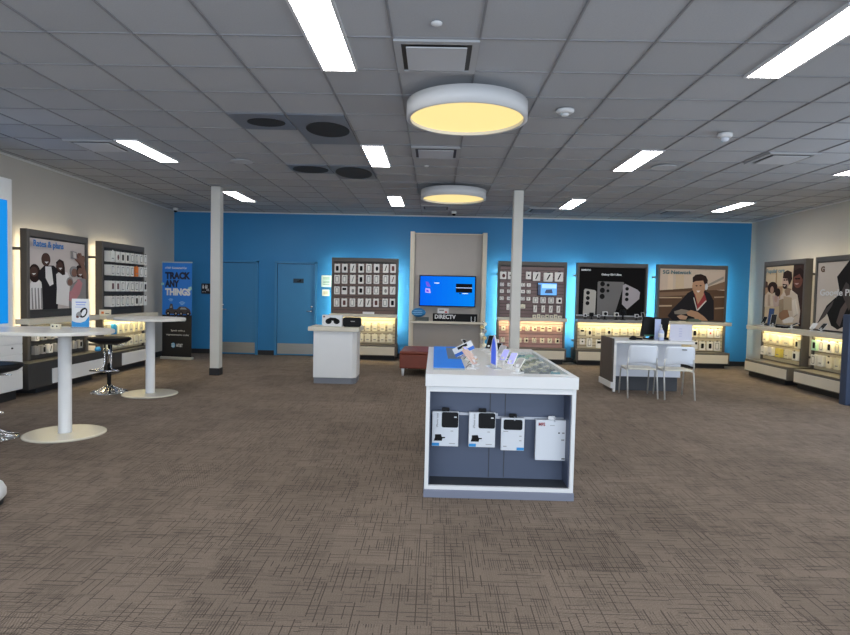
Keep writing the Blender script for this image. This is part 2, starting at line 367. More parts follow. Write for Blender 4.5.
# ================================================================ CEILING FIXTURES
def troffer(x0, y0, label, wd=0.25, ln=1.16):
    t = thing('ceiling_light', label, 'ceiling light', (x0, y0, H), 0, 'recessed ceiling lights')
    b = MB()
    b.box(-0.022, 0, -0.01, ln+0.01, -0.008, 0.011, TRIMW); b.box(wd, wd+0.022, -0.01, ln+0.01, -0.008, 0.011, TRIMW)
    b.box(-0.022, wd+0.022, -0.03, -0.01, -0.008, 0.011, TRIMW); b.box(-0.022, wd+0.022, ln+0.01, ln+0.03, -0.008, 0.011, TRIMW)
    b.build('frame', t)
    b = MB(); b.box(0, wd, -0.01, ln+0.01, -0.004, 0.008, LENS); b.build('diffuser', t)
for x, y, lab in (
    (-0.93, 3.67, 'long bright ceiling panel cut by the top edge, left of the drum pendants'),
    (2.43, 3.67, 'large bright ceiling panel cut by the top right corner of the photo'),
    (-3.93, 7.29, 'bright ceiling panel above the left accessory wall, touching the left air vent'),
    (-0.93, 7.33, 'bright ceiling panel between the dark ceiling patches and the drum pendants'),
    (2.46, 7.32, 'bright ceiling panel right of the drum pendants, between smoke detector and round speaker'),
    (5.53, 7.33, 'bright ceiling panel cut by the right edge of the photo'),
    (-3.95, 10.98, 'far bright ceiling panel beside the left column top'),
    (-0.93, 11.2, 'small far ceiling panel above the television wall bay'),
    (2.49, 11.1, 'far ceiling panel above the dark poster of camera phones'),
    (5.56, 11.1, 'far ceiling panel above the poster of the person with headphones')):
    troffer(x, y, lab)
for x, y, lab in ((-3.93, 3.67, 'second panel from the front in the left row'), (-3.93, 0.0, 'front panel of the left row'), (-0.93, 0.0, 'front panel of the middle left row'), (2.43, 0.0, 'front panel of the middle right row'), (5.5, 3.67, 'second panel from the front in the right row'), (5.5, 0.0, 'front panel of the right row')):
    troffer(x, y, 'bright recessed ceiling light, ' + lab)
def vent(x0, y0, label, m=None, wd=0.61, ln=0.61):
    t = thing('ceiling_vent', label, 'vent', (x0, y0, H), 0, 'square ceiling vents')
    b = MB(); a = 0.0
    b.box(0.01, wd-0.01, 0.01, ln-0.01, -0.001, 0.012, FRAMED); b.build('opening', t)
    b = MB()
    VF = mat('vent_frame', (0.46, 0.465, 0.475), 0.6); b.box(0, wd, 0, 0.05, -0.012, 0.012, VF); b.box(0, wd, ln-0.05, ln, -0.012, 0.012, VF); b.box(0, 0.05, 0.05, ln-0.05, -0.012, 0.012, VF); b.box(wd-0.05, wd, 0.05, ln-0.05, -0.012, 0.012, VF)
    b.build('frame', t)
    b = MB(); b.box(0.085, wd-0.085, 0.085, ln-0.085, -0.022, -0.012, m or TRIMW)
    for q in (0.16, wd-0.16): b.box(q-0.005, q+0.005, 0.3, 0.31, -0.012, 0, TRIMW)
    b.build('centre_plate', t, bevel=0.004)
VP = mat('vent_plate', (0.60, 0.61, 0.63), 0.5)
vent(-0.335, 4.245, 'near square air vent beside the front drum pendant', VP)
vent(-0.335, 7.33, 'square air vent between the two drum pendants', VP)
vent(-4.6, 7.29, 'square air vent on the left touching a bright ceiling panel', VP)
vent(3.98, 7.29, 'square air vent on the right side of the ceiling', VP)
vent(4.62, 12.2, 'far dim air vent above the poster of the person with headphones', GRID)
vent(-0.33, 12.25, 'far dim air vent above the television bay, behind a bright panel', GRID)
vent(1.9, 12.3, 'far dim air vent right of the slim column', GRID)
GP = mat('grey_blue_panel', (0.20, 0.215, 0.25), 0.5); GD = mat('dark_patch', (0.02, 0.02, 0.022), 0.7)
def ellipse_panel(x0, y0, ln, cx, cyy, rx, ry, label):  # grey-blue ceiling panel with a flat dark ellipse on its underside
    t = thing('ceiling_dark_panel', label, 'ceiling grille', (x0, y0, H), 0)
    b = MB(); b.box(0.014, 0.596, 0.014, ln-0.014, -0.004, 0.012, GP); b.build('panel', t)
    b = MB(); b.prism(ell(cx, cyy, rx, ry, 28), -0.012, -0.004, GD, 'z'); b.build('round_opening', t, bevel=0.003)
ellipse_panel(-2.168, 6.06, 0.61, 0.34, 0.30, 0.20, 0.15, 'grey ceiling panel with dark round patch, nearer left one of the four')
ellipse_panel(-1.558, 6.06, 1.22, 0.34, 0.55, 0.235, 0.30, 'long grey ceiling panel with large dark round patch, biggest of the four')
ellipse_panel(-2.168, 8.50, 0.61, 0.30, 0.30, 0.26, 0.24, 'far left dark ceiling panel behind the long grey one')
ellipse_panel(-1.558, 8.50, 1.0, 0.30, 0.5, 0.27, 0.42, 'far dark ceiling panel beside the bright light panel row')
def drum(x, y, label):
    t = thing('drum_pendant', label, 'pendant light', (x, y, 3.12), 0, 'round drum pendants')
    ro, ri = 0.545, 0.51
    b = MB(); b.lathe([(ri, 0.0), (ro, 0.0), (ro, 0.145), (ri, 0.145), (ri, 0.0)], TRIMW, seg=72, closed=True); b.build('drum_rim', t)
    b = MB(); b.lathe([(ri, 0.03), (ri, 0.04)], DRUMG, seg=64); b.build('diffuser', t)
    b = MB(); b.lathe([(ri, 0.13), (ri, 0.145)], TRIMW, seg=48)
    for a in (0, 120, 240): b.tube([(0.3*math.cos(R(a)), 0.3*math.sin(R(a)), 0.14), (0.3*math.cos(R(a)), 0.3*math.sin(R(a)), 0.2)], 0.006, CHROME)
    b.build('hanger', t)
drum(0.25, 5.48, 'large white drum pendant with warm glowing underside, nearer of two')
drum(0.27, 10.1, 'white drum pendant with warm glowing underside, farther one before the television')
def puck(name, x, y, r, h, label, cat, m=WPL, dome=True, z=H):
    b = MB(); pr = [(r, 0), (r*0.97, -h*0.45), (r*0.6, -h*0.8), (r*0.25, -h)] if dome else [(r, 0), (r, -h)]
    b.lathe(pr, m, seg=24); o = b.build(name, loc=(x, y, z)); return tag(o, label, cat)
puck('ceiling_sensor', -0.03, 3.98, 0.038, 0.02, 'small flat white disc beside the near air vent', 'sensor')
t = thing('smoke_detector', 'white round smoke detector right of the near drum pendant', 'smoke detector', (1.2, 5.78, H))
b = MB(); b.lathe([(0.085, 0), (0.085, -0.018), (0.06, -0.035)], WPL, seg=28); b.build('housing', t)
b = MB(); b.lathe([(0.035, -0.035), (0.032, -0.055), (0.012, -0.06)], WPL, seg=20); b.build('sensing_head', t)
t = thing('strobe_alarm', 'white rounded ceiling alarm on the right with clear dome', 'alarm', (3.06, 6.5, H))
b = MB(); b.lathe([(0.075, 0), (0.075, -0.03), (0.06, -0.045)], WPL, seg=28); b.build('housing', t)
b = MB(); b.lathe([(0.045, -0.045), (0.04, -0.075), (0.015, -0.088)], mat('clear_dome', (0.8, 0.83, 0.88), 0.1), seg=20); b.build('dome', t)
puck('ceiling_speaker', 3.06, 8.2, 0.16, 0.012, 'flat pale round speaker beside a bright panel on the right', 'speaker', mat('speaker_grille', (0.55, 0.56, 0.58), 0.6), False)
puck('ceiling_speaker', -2.73, 8.33, 0.15, 0.012, 'faint round flat speaker left of the far dark patches', 'speaker', mat('speaker_grille', (0.55, 0.56, 0.58), 0.6), False)
puck('sprinkler', -0.16, 8.4, 0.035, 0.02, 'tiny white ceiling disc behind the middle air vent', 'sprinkler')
def dome_cam(x, y, z, label):
    t = thing('security_camera', label, 'camera', (x, y, z))
    b = MB(); b.lathe([(0.055, 0), (0.055, -0.05), (0.04, -0.06)], WPL, seg=20); b.build('housing', t)
    b = MB(); b.lathe([(0.042, -0.06), (0.036, -0.085), (0.012, -0.1)], BLACK, seg=18); b.build('lens_dome', t)
dome_cam(-5.88, 13.4, H, 'small white dome camera at the left back ceiling corner')
dome_cam(0.37, 13.0, H, 'small dark dome camera on the ceiling above the television bay')

# ================================================================ WALL FIXTURES
def fixture(name, label, loc, rz, w, pf=0.40, gap=None, upper='slat', pm=PANELB, lowm=PANELL, led=LED, ztop=2.29, shelf=(0, 0, 0.18), base=(0, 0, 0.17), zbase=(0.10, 0.35), white=None, cat='display wall', zsh=(0.97, 1.03), fr=0.05, top=0.09, shm=CREAM, th=0.14, cat_r=None):
    """local x across, y=0 wall, -y to the room. returns (empty, world matrix)"""
    t = thing(name, label, cat, loc, rz)
    M = Matrix.Translation(loc) @ Matrix.Rotation(rz, 4, 'Z')
    b = MB()
    b.box(0, fr, -pf, -pf+th, 0.06, ztop, FRAME); b.box(w-fr, w, -pf, -pf+th, 0.06, ztop, FRAME)
    b.box(fr, w-fr, -pf, -pf+th, ztop-top, ztop, FRAME)
    b.box(fr, w-fr, -pf+0.05, -pf+th, 0.35, ztop-top, FRAMED)
    for x in (fr*0.5, w-fr*0.5): b.box(x-0.02, x+0.02, -pf+th, -0.001, ztop-0.3, ztop-0.26, FRAME); b.box(x-0.02, x+0.02, -pf+th, -0.001, 0.5, 0.54, FRAME)
    b.build('frame', t, bevel=0.004)
    if upper == 'slat':
        b = MB(); z = zsh[1]+0.01
        while z < ztop-top-0.02:
            b.box(fr+0.001, w-fr-0.001, -pf+0.03, -pf+0.049, z, min(z+0.066, ztop-top-0.002), pm); z += 0.076
        b.build('slat_panel', t)
    b = MB(); z = zbase[1]+0.01
    while z < zsh[0]-0.03:
        b.box(fr+0.001, w-fr-0.001, -pf+0.03, -pf+0.049, z, min(z+0.066, zsh[0]-0.002), lowm); z += 0.076
    b.build('lower_slat_panel', t)
    # shelf
    b = MB(); b.box(-shelf[0], w+shelf[1], -pf-shelf[2], -pf+0.03, zsh[0], zsh[1], shm); b.box(-shelf[0], w+shelf[1], -pf-shelf[2], -pf-shelf[2]+0.012, zsh[0]-0.012, zsh[0], shm); b.build('shelf', t, bevel=0.006)
    b = MB(); b.box(fr, w-fr, -pf-0.10, -pf-0.05, zsh[0]-0.004, zsh[0]-0.0005, LEDU); b.build('shelf_light', t)
    # base
    b = MB(); b.box(-base[0], w+base[1], -pf-base[2], -0.03, zbase[0], zbase[1], FRAME if white is None else FRAMED); bo = b.build('base_box', t, bevel=0.005)
    wx = white or (0.04, w-0.04)
    if cat_r: wx = cat_r
    b = MB(); b.box(wx[0], wx[1], -pf-base[2]-0.016, -pf-base[2], zbase[0]+0.02, zbase[1]-0.045 if white is None else min(zbase[1]-0.045, 0.335), CREAM if white is None else WHITE); b.build('drawer_front', t, bevel=0.003)
    b = MB(); b.box(0.05, w-0.05, -pf-base[2]+0.12, -0.03, 0, zbase[0], BASEB); b.build('plinth', t)
    b = MB()
    ins = 0.05 if led is LED else 0.13
    for x in (ins, w-ins-0.03): b.box(x, x+0.03, -pf+th, -pf+th+0.005, 0.45, ztop-0.10, led)
    b.box(0.12, w-0.12, -pf+th, -pf+th+0.005, ztop-0.10, ztop-0.085, LEDT if led is LED else led)
    b.build('led_strip', t)
    return t, M
def pack_mesh(w, h, d, m, motif, pm, tab=True):
    b = MB(); hw, hh = w/2, h/2
    b.prism(rrect(-hw, hw, -hh, hh*0.97, w*0.07, 2), -d/2, d/2, m, side=m)
    if tab: b.prism([(-w*0.2, hh*0.95), (w*0.2, hh*0.95), (w*0.14, hh*1.14), (-w*0.14, hh*1.14)], -d/2, -d/2+0.004, BLACK if motif != 'plain' else m)
    y0, y1 = -d/2-0.002, -d/2
    if motif == 'case': b.prism(rrect(-hw*0.45, hw*0.55, -hh*0.6, hh*0.5, w*0.12, 3), y0, y1, pm)
    elif motif == 'oval': b.prism(ell(0.08*w, -0.05*h, hw*0.48, hh*0.5, 16), y0, y1, pm)
    elif motif == 'half': b.prism([(-hw*0.7, hh*0.05), (hw*0.7, hh*0.05), (hw*0.7, hh*0.6), (-hw*0.7, hh*0.6)], y0, y1, pm)
    elif motif == 'frame':
        b.prism(rrect(-hw*0.62, hw*0.62, -hh*0.72, hh*0.7, w*0.12, 3), y0, y1, PRG); b.prism(rrect(-hw*0.42, hw*0.42, -hh*0.58, hh*0.55, w*0.08, 3), y0-0.002, y0, m)
    elif motif == 'diag': b.prism([(-hw*0.4, -hh*0.6), (-hw*0.1, -hh*0.6), (hw*0.5, hh*0.6), (hw*0.2, hh*0.6)], y0, y1, pm)
    elif motif == 'dot': b.prism(ell(0, 0, hw*0.35, hw*0.35, 14), y0, y1, pm)
    elif motif == 'plain': b.prism([(-hw*0.5, -hh*0.5), (hw*0.5, -hh*0.5), (hw*0.5, -hh*0.3), (-hw*0.5, -hh*0.3)], y0, y1, PRG)
    bmesh.ops.recalc_face_normals(b.bm, faces=b.bm.faces)
    me = bpy.data.meshes.new('package'); b.bm.to_mesh(me); b.bm.free()
    for mm in b.mats: me.materials.append(mm)
    return me
PC = {}
MD = {'case': 'case print', 'oval': 'oval print', 'half': 'black window', 'frame': 'phone outline', 'diag': 'slanted print', 'dot': 'round dot', 'plain': 'plain front'}
CN = {}
for n_, m_ in (('white', PACKW), ('cream', PACKC), ('grey', PACKG), ('orange', PACKO), ('blue', PACKB), ('red', PACKR), ('mint', PACKGN), ('yellow', PACKY)): CN[n_] = m_
def pack(M, rz, x, z, w, h, d, ysurf, colr, motif, pcol, label, group, yaw=0.0, name='hanging_package'):
    key = (round(w, 3), round(h, 3), round(d, 3), colr, motif, pcol)
    if key not in PC: PC[key] = pack_mesh(w, h, d, CN[colr], motif, {'b': PRB, 'm': PRM, 'g': PRG, 'r': PACKR, 'o': PACKO}[pcol])
    o = bpy.data.objects.new(name, PC[key]); COL.objects.link(o)
    o.location = M @ Vector((x, ysurf - d/2 - 0.002, z)); o.rotation_euler = (0, 0, rz+yaw)
    o['label'] = label; o['category'] = 'package'; o['group'] = group
    return o
def row(M, rz, items, where, rowname, group, ysurf, d=0.05):
    """items (x,z,w,h,colour,motif,printcol) sorted left to right"""
    for k, (x, z, w_, h_, c, mo, pc) in enumerate(items):
        lab = '%s package, %s, %s from left in %s row, %s' % (c, MD[mo], ORD[k], rowname, where)
        pack(M, rz, x, z, w_, h_, d, ysurf, c, mo, pc, lab, group)

# ---- back wall 1 : packaged cases left of the TV
t, M = fixture('accessory_wall', 'brown slatwall unit full of hanging white case packages, left of the television bay', (-2.35, YB, 0), 0, 1.51, pm=PANELB)
rows_m = [('case b,oval b,diag b,case b,frame g,oval b,diag b,case m'), ('frame g,frame g,diag g,case b,frame g,frame g,frame g,diag m'),
          ('frame g,half b,oval g,case b,frame g,frame g,oval g,diag g'), ('frame g,case m,frame g,diag g,diag b,case m,frame g,case b')]
zz = [2.05, 1.80, 1.55, 1.275]; hh_ = [0.20, 0.20, 0.18, 0.19]; xx = [-2.22, -2.05, -1.865, -1.68, -1.505, -1.33, -1.125, -0.96]
for r_ in range(4):
    it = []
    for k, sname in enumerate(rows_m[r_].split(',')):
        mo, pc = sname.split(); it.append((xx[k]+2.35, zz[r_]+0.003*k, 0.122, hh_[r_], 'white', mo, pc))
    row(M, 0, it, 'case wall left of television', ['top', 'second', 'third', 'fourth'][r_], 'case packages on the left back slatwall', -0.37)
for r_, z in enumerate((0.735, 0.49)):
    it = [(x+2.35, z, 0.118 if x > -1.6 else 0.085, 0.18, 'cream', 'plain', 'g') for x in (-1.64, -1.505, -1.345, -1.17, -1.0)]
    row(M, 0, it, 'lit zone behind white counter', ['upper', 'lower'][r_], 'cream boxes in the lit lower zone left of the television', -0.37)
b = MB(); b.box(0, 0.26, -0.006, 0.006, 0, 0.05, WPL); o = b.build('shelf_card', loc=(-1.62, YB-0.46, 1.031)); tag(o, 'small white card strip lying on the shelf of the left back case wall', 'card')

# ---- back wall 2 : small accessories right of the TV
t, M = fixture('accessory_wall', 'mauve slatwall unit with small accessories and a little screen, right of the television', (1.41, YB, 0), 0, 1.54, pm=PANELP, lowm=PANELLP)
O = 1.41
row(M, 0, [(1.52-O, 1.97, .14, .17, 'white', 'oval', 'm'), (1.68-O, 1.97, .10, .17, 'white', 'dot', 'b'), (2.09-O, 1.98, .115, .17, 'white', 'dot', 'b'), (2.27-O, 1.96, .165, .20, 'white', 'diag', 'b'), (2.53-O, 1.95, .20, .20, 'white', 'diag', 'b'), (2.77-O, 1.96, .185, .21, 'white', 'diag', 'b')], 'wall behind slim column', 'top', 'packages on the small accessory wall', -0.37)
for r_, z in enumerate((1.765, 1.615, 1.455)):
    row(M, 0, [(x-O, z, .085, .08, 'white', 'dot' if (r_+q) % 2 else 'frame', 'g') for q, x in enumerate((1.50, 1.665, 1.975, 2.10))], 'wall behind slim column', 'small ' + ['second', 'third', 'fourth'][r_], 'tiny boxes on the small accessory wall', -0.37)
row(M, 0, [(x-O, 1.43, .118, .135, 'white', mo, 'b') for x, mo in ((2.26, 'frame'), (2.43, 'frame'), (2.61, 'frame'), (2.79, 'oval'))], 'below the small wall screen', 'upper', 'packages under the small wall screen', -0.37)
row(M, 0, [(x-O, 1.235, .074, .16, 'white', 'diag', 'm') for x in (2.26, 2.44, 2.61, 2.78)], 'narrow ones above the shelf', 'lower', 'narrow packages above the shelf', -0.37)
row(M, 0, [(1.65-O, 1.26, .064, .13, 'white', 'plain', 'g'), (1.97-O, 1.28, .127, .095, 'cream', 'plain', 'g')], 'either side of slim column', 'lowest', 'boxes beside the slim column', -0.37)
row(M, 0, [(x-O, 0.78, .09, .105, 'cream', mo, 'm') for x, mo in ((1.56, 'dot'), (1.92, 'plain'), (2.10, 'frame'), (2.26, 'oval'), (2.44, 'half'), (2.60, 'half'), (2.81, 'case'))], 'pink lit zone', 'upper', 'small boxes in the pink lit zone', -0.37)
row(M, 0, [(x-O, 0.52, .09, .105, 'cream', mo, 'b') for x, mo in ((1.55, 'frame'), (1.93, 'plain'), (2.08, 'oval'), (2.26, 'frame'), (2.44, 'dot'), (2.61, 'diag'), (2.78, 'case'))], 'pink lit zone', 'lower', 'small boxes in the pink lit zone', -0.37)
t = thing('wall_screen', 'small blue lit monitor mounted among hanging packages behind the slim column', 'screen', (2.52, YB-0.37, 1.68))
b = MB(); b.box(-0.22, 0.22, -0.04, -0.001, -0.145, 0.145, BLACK); b.build('housing', t, bevel=0.005)
SB = mat('screen_pale_blue', (0.1, 0.3, 0.6), 0.3, emit=0.8, ecol=(0.10, 0.35, 0.75)); SL = mat('screen_light', (0.4, 0.6, 0.9), 0.3, emit=0.8, ecol=(0.35, 0.62, 0.95)); SK = mat('screen_dark', (0.02, 0.04, 0.1), 0.3, emit=0.25, ecol=(0.03, 0.08, 0.2))
b = MB(); b.box(-0.21, 0.21, -0.043, -0.040, -0.135, 0.135, SB)
b.box(-0.12, 0.20, -0.045, -0.043, 0.02, 0.11, SL); b.prism([(-0.06, -0.09), (0.12, -0.09), (0.10, 0.0), (-0.03, -0.01)], -0.045, -0.043, SK); b.box(-0.21, -0.15, -0.045, -0.043, -0.135, 0.10, SK); b.build('display', t)
for k in range(7):
    x = 2.23 + k*0.095; b = MB(); hgt = (0.07, 0.085, 0.06, 0.08)[k % 4]
    b.box(-0.035, 0.035, -0.03, 0.03, 0, hgt, PACKC); b.prism(ell(0, hgt*0.5, 0.018, 0.018, 12), -0.032, -0.030, PRB if k == 3 else PRG)
    o = b.build('small_box', loc=(x, YB-0.49, 1.031)); tag(o, 'little cream carton standing on the mauve unit shelf, %s from left' % ORD[k], 'box', 'little cartons on the mauve unit shelf')

# ---- poster art helper
def poster(t, name, x0, x1, z0, z1, y, base, art):
    b = MB(); b.box(x0, x1, y-0.004, y+0.02, z0, z1, base)
    W_, H_ = x1-x0, z1-z0
    for k, (pts, m) in enumerate(art):
        yy = y-0.004-0.0012*k
        b.prism([(x0+u*W_, z0+v*H_) for u, v in pts], yy-0.0012, y-0.004, m)
    return b.build(name, t)
def P_(col, nm=None): return mat('print_%02d%02d%02d' % tuple(int(c*99) for c in col), col, 0.8, spec=0.12)
def px(x0, x1, y0, y1, dec=None):
    """pixel-like drawing coordinates of a printed picture to its own 0..1 frame"""
    return lambda pts: [((x-x0)/(x1-x0), 1-(y-y0)/(y1-y0)) for x, y in pts]

# ---- back wall 3 : dark phone poster
t, M = fixture('poster_wall', 'grey framed display unit with black poster of three camera phones', (3.18, YB, 0), 0, 1.58, upper='poster', shelf=(0.0, 0.0, 0.17), shm=mat('grey_shelf', (0.30, 0.29, 0.28), 0.35))
q = px(95, 775, 95, 560)
def qe(q, cx, cyy, rx, ry, rot=0, n=18): return q(ell(cx, cyy, rx, ry, n, rot))
def qr(q, x0, x1, y0, y1, r): return q(rrect(x0, x1, y0, y1, r, 4))
art = [(q([(145, 318), (160, 305), (258, 318), (272, 332), (268, 558), (140, 558)]), P_((0.52, 0.49, 0.44))),
       (q([(285, 240), (295, 230), (548, 232), (562, 242), (470, 558), (285, 558)]), P_((0.20, 0.19, 0.185))),
       (q([(548, 265), (572, 250), (700, 305), (728, 330), (722, 395), (600, 500), (545, 450)]), P_((0.46, 0.42, 0.44)))]
for cx, cyy, r_ in ((187, 345, 20), (187, 397, 20), (185, 448, 20), (335, 255, 24), (335, 318, 26), (335, 378, 26), (393, 265, 15), (393, 322, 15), (592, 298, 18), (592, 352, 18), (592, 402, 18)):
    art.append((qe(q, cx, cyy, r_, r_*1.0), PRB))
poster(t, 'poster', 0.06, 1.52, 1.13, 2.19, -0.375, mat('poster_black', (0.010, 0.009, 0.009), 0.8, spec=0.1), art)
text('lettering', 'SAMSUNG', 0.05, WPL, t, Matrix.Translation((0.095, -0.382, 2.115)) @ UP, 0.21, bold=0.003)
text('lettering', 'Galaxy S24 Ultra', 0.055, WPL, t, Matrix.Translation((0.545, -0.382, 2.02)) @ UP, 0.45, bold=0.003)
b = MB(); b.box(0.0, 1.58, -0.42, -0.35, 1.10, 1.125, mat('acrylic_edge', (0.6, 0.6, 0.62), 0.2)); b.box(0.05, 1.53, -0.40, -0.352, 1.03, 1.10, FRAME); b.build('riser', t, bevel=0.003)
O = 3.18
row(M, 0, [(3.33-O, 0.74, .105, .15, 'cream', 'half', 'b'), (3.49-O, 0.73, .117, .18, 'cream', 'oval', 'b'), (3.69-O, 0.74, .127, .18, 'cream', 'plain', 'g'), (3.92-O, 0.75, .12, .16, 'cream', 'oval', 'b'), (4.09-O, 0.75, .125, .17, 'cream', 'plain', 'g'), (4.27-O, 0.76, .12, .15, 'cream', 'plain', 'g'), (4.42-O, 0.75, .09, .15, 'cream', 'plain', 'g'), (4.57-O, 0.75, .095, .15, 'cream', 'plain', 'g')], 'below black phone poster', 'upper', 'boxes below the black phone poster', -0.37)
row(M, 0, [(3.34-O, 0.52, .105, .13, 'white', 'dot', 'b'), (3.50-O, 0.50, .12, .2, 'white', 'frame', 'g'), (3.71-O, 0.48, .115, .19, 'white', 'half', 'b'), (3.9-O, 0.49, .115, .19, 'white', 'frame', 'b')], 'below black phone poster', 'lower', 'boxes below the black phone poster', -0.37)
# gear on the shelf
def stand_camera(x, label, s=1.0, m=None, z=1.031, y=YB-0.50):
    t = thing('display_camera', label, 'camera', (x, y, z))
    b = MB(); b.lathe([(0.04*s, 0), (0.04*s, 0.01), (0.012*s, 0.016), (0.01*s, 0.06*s)], BLACK, seg=16); b.build('stand', t)
    b = MB(); b.prism(rrect(-0.04*s, 0.04*s, 0.06*s, 0.135*s, 0.012*s), -0.028*s, 0.028*s, m or WPL); b.build('body', t, bevel=0.003)
    b = MB(); b.lathe([(0.026*s, 0), (0.026*s, 0.012), (0.015*s, 0.016)], BLACK, M=Matrix.Translation((0, -0.028*s, 0.097*s)) @ Matrix.Rotation(R(90), 4, 'X'), seg=16); b.build('lens', t)
def stand_phone(name, x, y, z, label, rz=0.0, h=0.15, w=0.075, tilt=25, body=None, screen=None, group=None):
    t = thing(name, label, 'phone', (x, y, z), rz, group); Mt = Matrix.Translation((0, 0, 0.045)) @ Matrix.Rotation(R(-tilt), 4, 'X')
    b = MB(); b.box(-0.035, 0.035, -0.03, 0.05, 0, 0.012, WPL); b.box(-0.012, 0.012, -0.005, 0.02, 0.012, 0.075, WPL); b.build('stand', t, bevel=0.003)
    b = MB(); b.prism(rrect(-w/2, w/2, -0.01, h-0.01, 0.01), -0.008, 0.0, body or WPL, M=Mt); b.build('phone_body', t)
    b = MB(); b.prism(rrect(-w/2+0.005, w/2-0.005, -0.005, h-0.015, 0.007), -0.0095, -0.008, screen or BLACK, M=Mt); b.build('phone_screen', t)
    b = MB(); b.tube([(0, 0.02, 0.03), (0.0, 0.045, 0.035), (0.005, 0.06, 0.02), (0.0, 0.075, 0.004)], 0.003, BLACK, seg=6); b.build('tether', t)
    return t
SCR = mat('phone_screen_lit', (0.4, 0.5, 0.8), 0.2, emit=0.7, ecol=(0.35, 0.5, 0.95))
stand_camera(3.36, 'small white gadget on stand, leftmost on shelf under black poster', 0.9)
stand_camera(3.50, 'dark round camera on stand on shelf in front of pale printed phone', 1.1, BLACK)
stand_camera(3.66, 'pale gadget standing second from the left end under black poster', 0.8)
stand_camera(3.80, 'taller slim white gadget on stand before the grey printed phone', 1.35)
stand_camera(4.05, 'white gadget on stand beside the black headset', 1.2)
stand_camera(4.20, 'bulky black headset on stand with white top, right of centre', 1.7, BLACK)
stand_camera(4.50, 'slender pale gadget near right end of shelf under black poster', 1.0)
stand_phone('display_phone', 4.66, YB-0.5, 1.031, 'small phone on stand at right end of shelf under black poster', 0.2)

# ---- back wall 4 : 5G poster
t, M = fixture('poster_wall', 'grey framed display unit with poster of a person wearing white headphones', (4.98, YB, 0), 0, 1.55, upper='poster', shelf=(-0.02, -0.03, 0.34), base=(-0.0, 0.0, 0.24))
q = px(95, 775, 95, 600)
TAN = P_((0.52, 0.30, 0.18)); HAIR = P_((0.035, 0.02, 0.018)); BRN = P_((0.13, 0.075, 0.045)); BRN2 = P_((0.26, 0.16, 0.10)); JKT = P_((0.025, 0.022, 0.025))
art = [(q([(95, 310), (440, 280), (775, 300), (775, 600), (95, 600)]), BRN),
       (q([(180, 130), (230, 130), (235, 300), (178, 300)]), P_((0.75, 0.58, 0.42))), (q([(260, 150), (345, 150), (350, 290), (262, 290)]), P_((0.66, 0.50, 0.33))),
       (q([(600, 240), (760, 160), (760, 185), (600, 262)]), P_((0.35, 0.3, 0.25))), (q([(590, 270), (775, 210), (775, 290), (600, 300)]), BRN2),
       (q([(95, 330), (420, 312), (420, 350), (95, 370)]), BRN2), (q([(95, 375), (330, 372), (330, 382), (95, 388)]), P_((0.5, 0.36, 0.24))), (q([(95, 455), (230, 452), (230, 466), (95, 472)]), P_((0.5, 0.36, 0.24))),
       (q([(670, 360), (775, 355), (775, 368), (670, 374)]), P_((0.42, 0.30, 0.2))), (q([(680, 470), (775, 462), (775, 478), (680, 484)]), P_((0.42, 0.30, 0.2))),
       (q([(240, 600), (190, 560), (240, 490), (330, 400), (390, 330), (440, 305), (560, 300), (620, 330), (665, 400), (675, 590), (600, 600)]), JKT),
       (q([(455, 330), (475, 380), (500, 490), (590, 400), (560, 320)]), P_((0.35, 0.06, 0.06))),
       (q([(450, 375), (458, 372), (500, 500), (492, 504)]), P_((0.7, 0.66, 0.6))), (q([(580, 400), (590, 405), (505, 500), (497, 490)]), P_((0.7, 0.66, 0.6))),
       (q([(468, 300), (545, 300), (560, 340), (500, 440), (470, 350)]), TAN),
       (qe(q, 503, 265, 66, 92), TAN),
       (q([(440, 225), (438, 175), (470, 148), (520, 142), (570, 160), (592, 200), (588, 255), (560, 240), (545, 205), (470, 212)]), HAIR),
       (qe(q, 478, 258, 10, 6), HAIR), (qe(q, 520, 256, 10, 6), HAIR), (q([(478, 305), (520, 303), (505, 322), (490, 322)]), P_((0.8, 0.72, 0.66))),
       (qe(q, 580, 265, 15, 32), WPL),
       (q([(255, 515), (330, 490), (400, 500), (430, 510), (420, 530), (330, 545), (262, 540)]), P_((0.30, 0.25, 0.2))),
       (q([(380, 520), (430, 498), (500, 515), (570, 560), (612, 600), (480, 600), (470, 570), (400, 550)]), TAN),
       (q([(285, 560), (330, 545), (395, 560), (380, 595), (320, 590)]), P_((0.58, 0.36, 0.24)))]
poster(t, 'poster', 0.05, 1.50, 1.05, 2.20, -0.375, P_((0.66, 0.52, 0.40)), art)
TEAL = mat('print_teal', (0.02, 0.13, 0.17), 0.5)
text('lettering', '5G Network', 0.115, TEAL, t, Matrix.Translation((0.10, -0.405, 2.085)) @ UP, 0.64, bold=0.002)
O = 4.98
row(M, 0, [(5.67-O, 0.775, .108, .2, 'cream', 'plain', 'g'), (5.84-O, 0.775, .13, .2, 'cream', 'case', 'b'), (6.03-O, 0.775, .13, .2, 'cream', 'plain', 'g'), (6.19-O, 0.775, .116, .2, 'white', 'dot', 'r'), (6.35-O, 0.775, .116, .2, 'white', 'frame', 'g')], 'below headphones poster', 'upper', 'boxes below the headphones poster', -0.37)
row(M, 0, [(5.86-O, 0.51, .125, .19, 'white', 'half', 'b'), (6.02-O, 0.49, .125, .2, 'white', 'case', 'b'), (6.19-O, 0.49, .125, .2, 'white', 'case', 'b'), (6.35-O, 0.49, .13, .21, 'white', 'frame', 'g')], 'below headphones poster', 'lower', 'boxes below the headphones poster', -0.37)
b = MB(); b.box(-0.14, 0.14, -0.08, 0.08, 0, 0.045, mat('green_grey', (0.12, 0.15, 0.11), 0.5)); b.box(-0.1, 0.1, -0.05, 0.05, 0.045, 0.065, mat('green_grey', (0.12, 0.15, 0.11), 0.5))
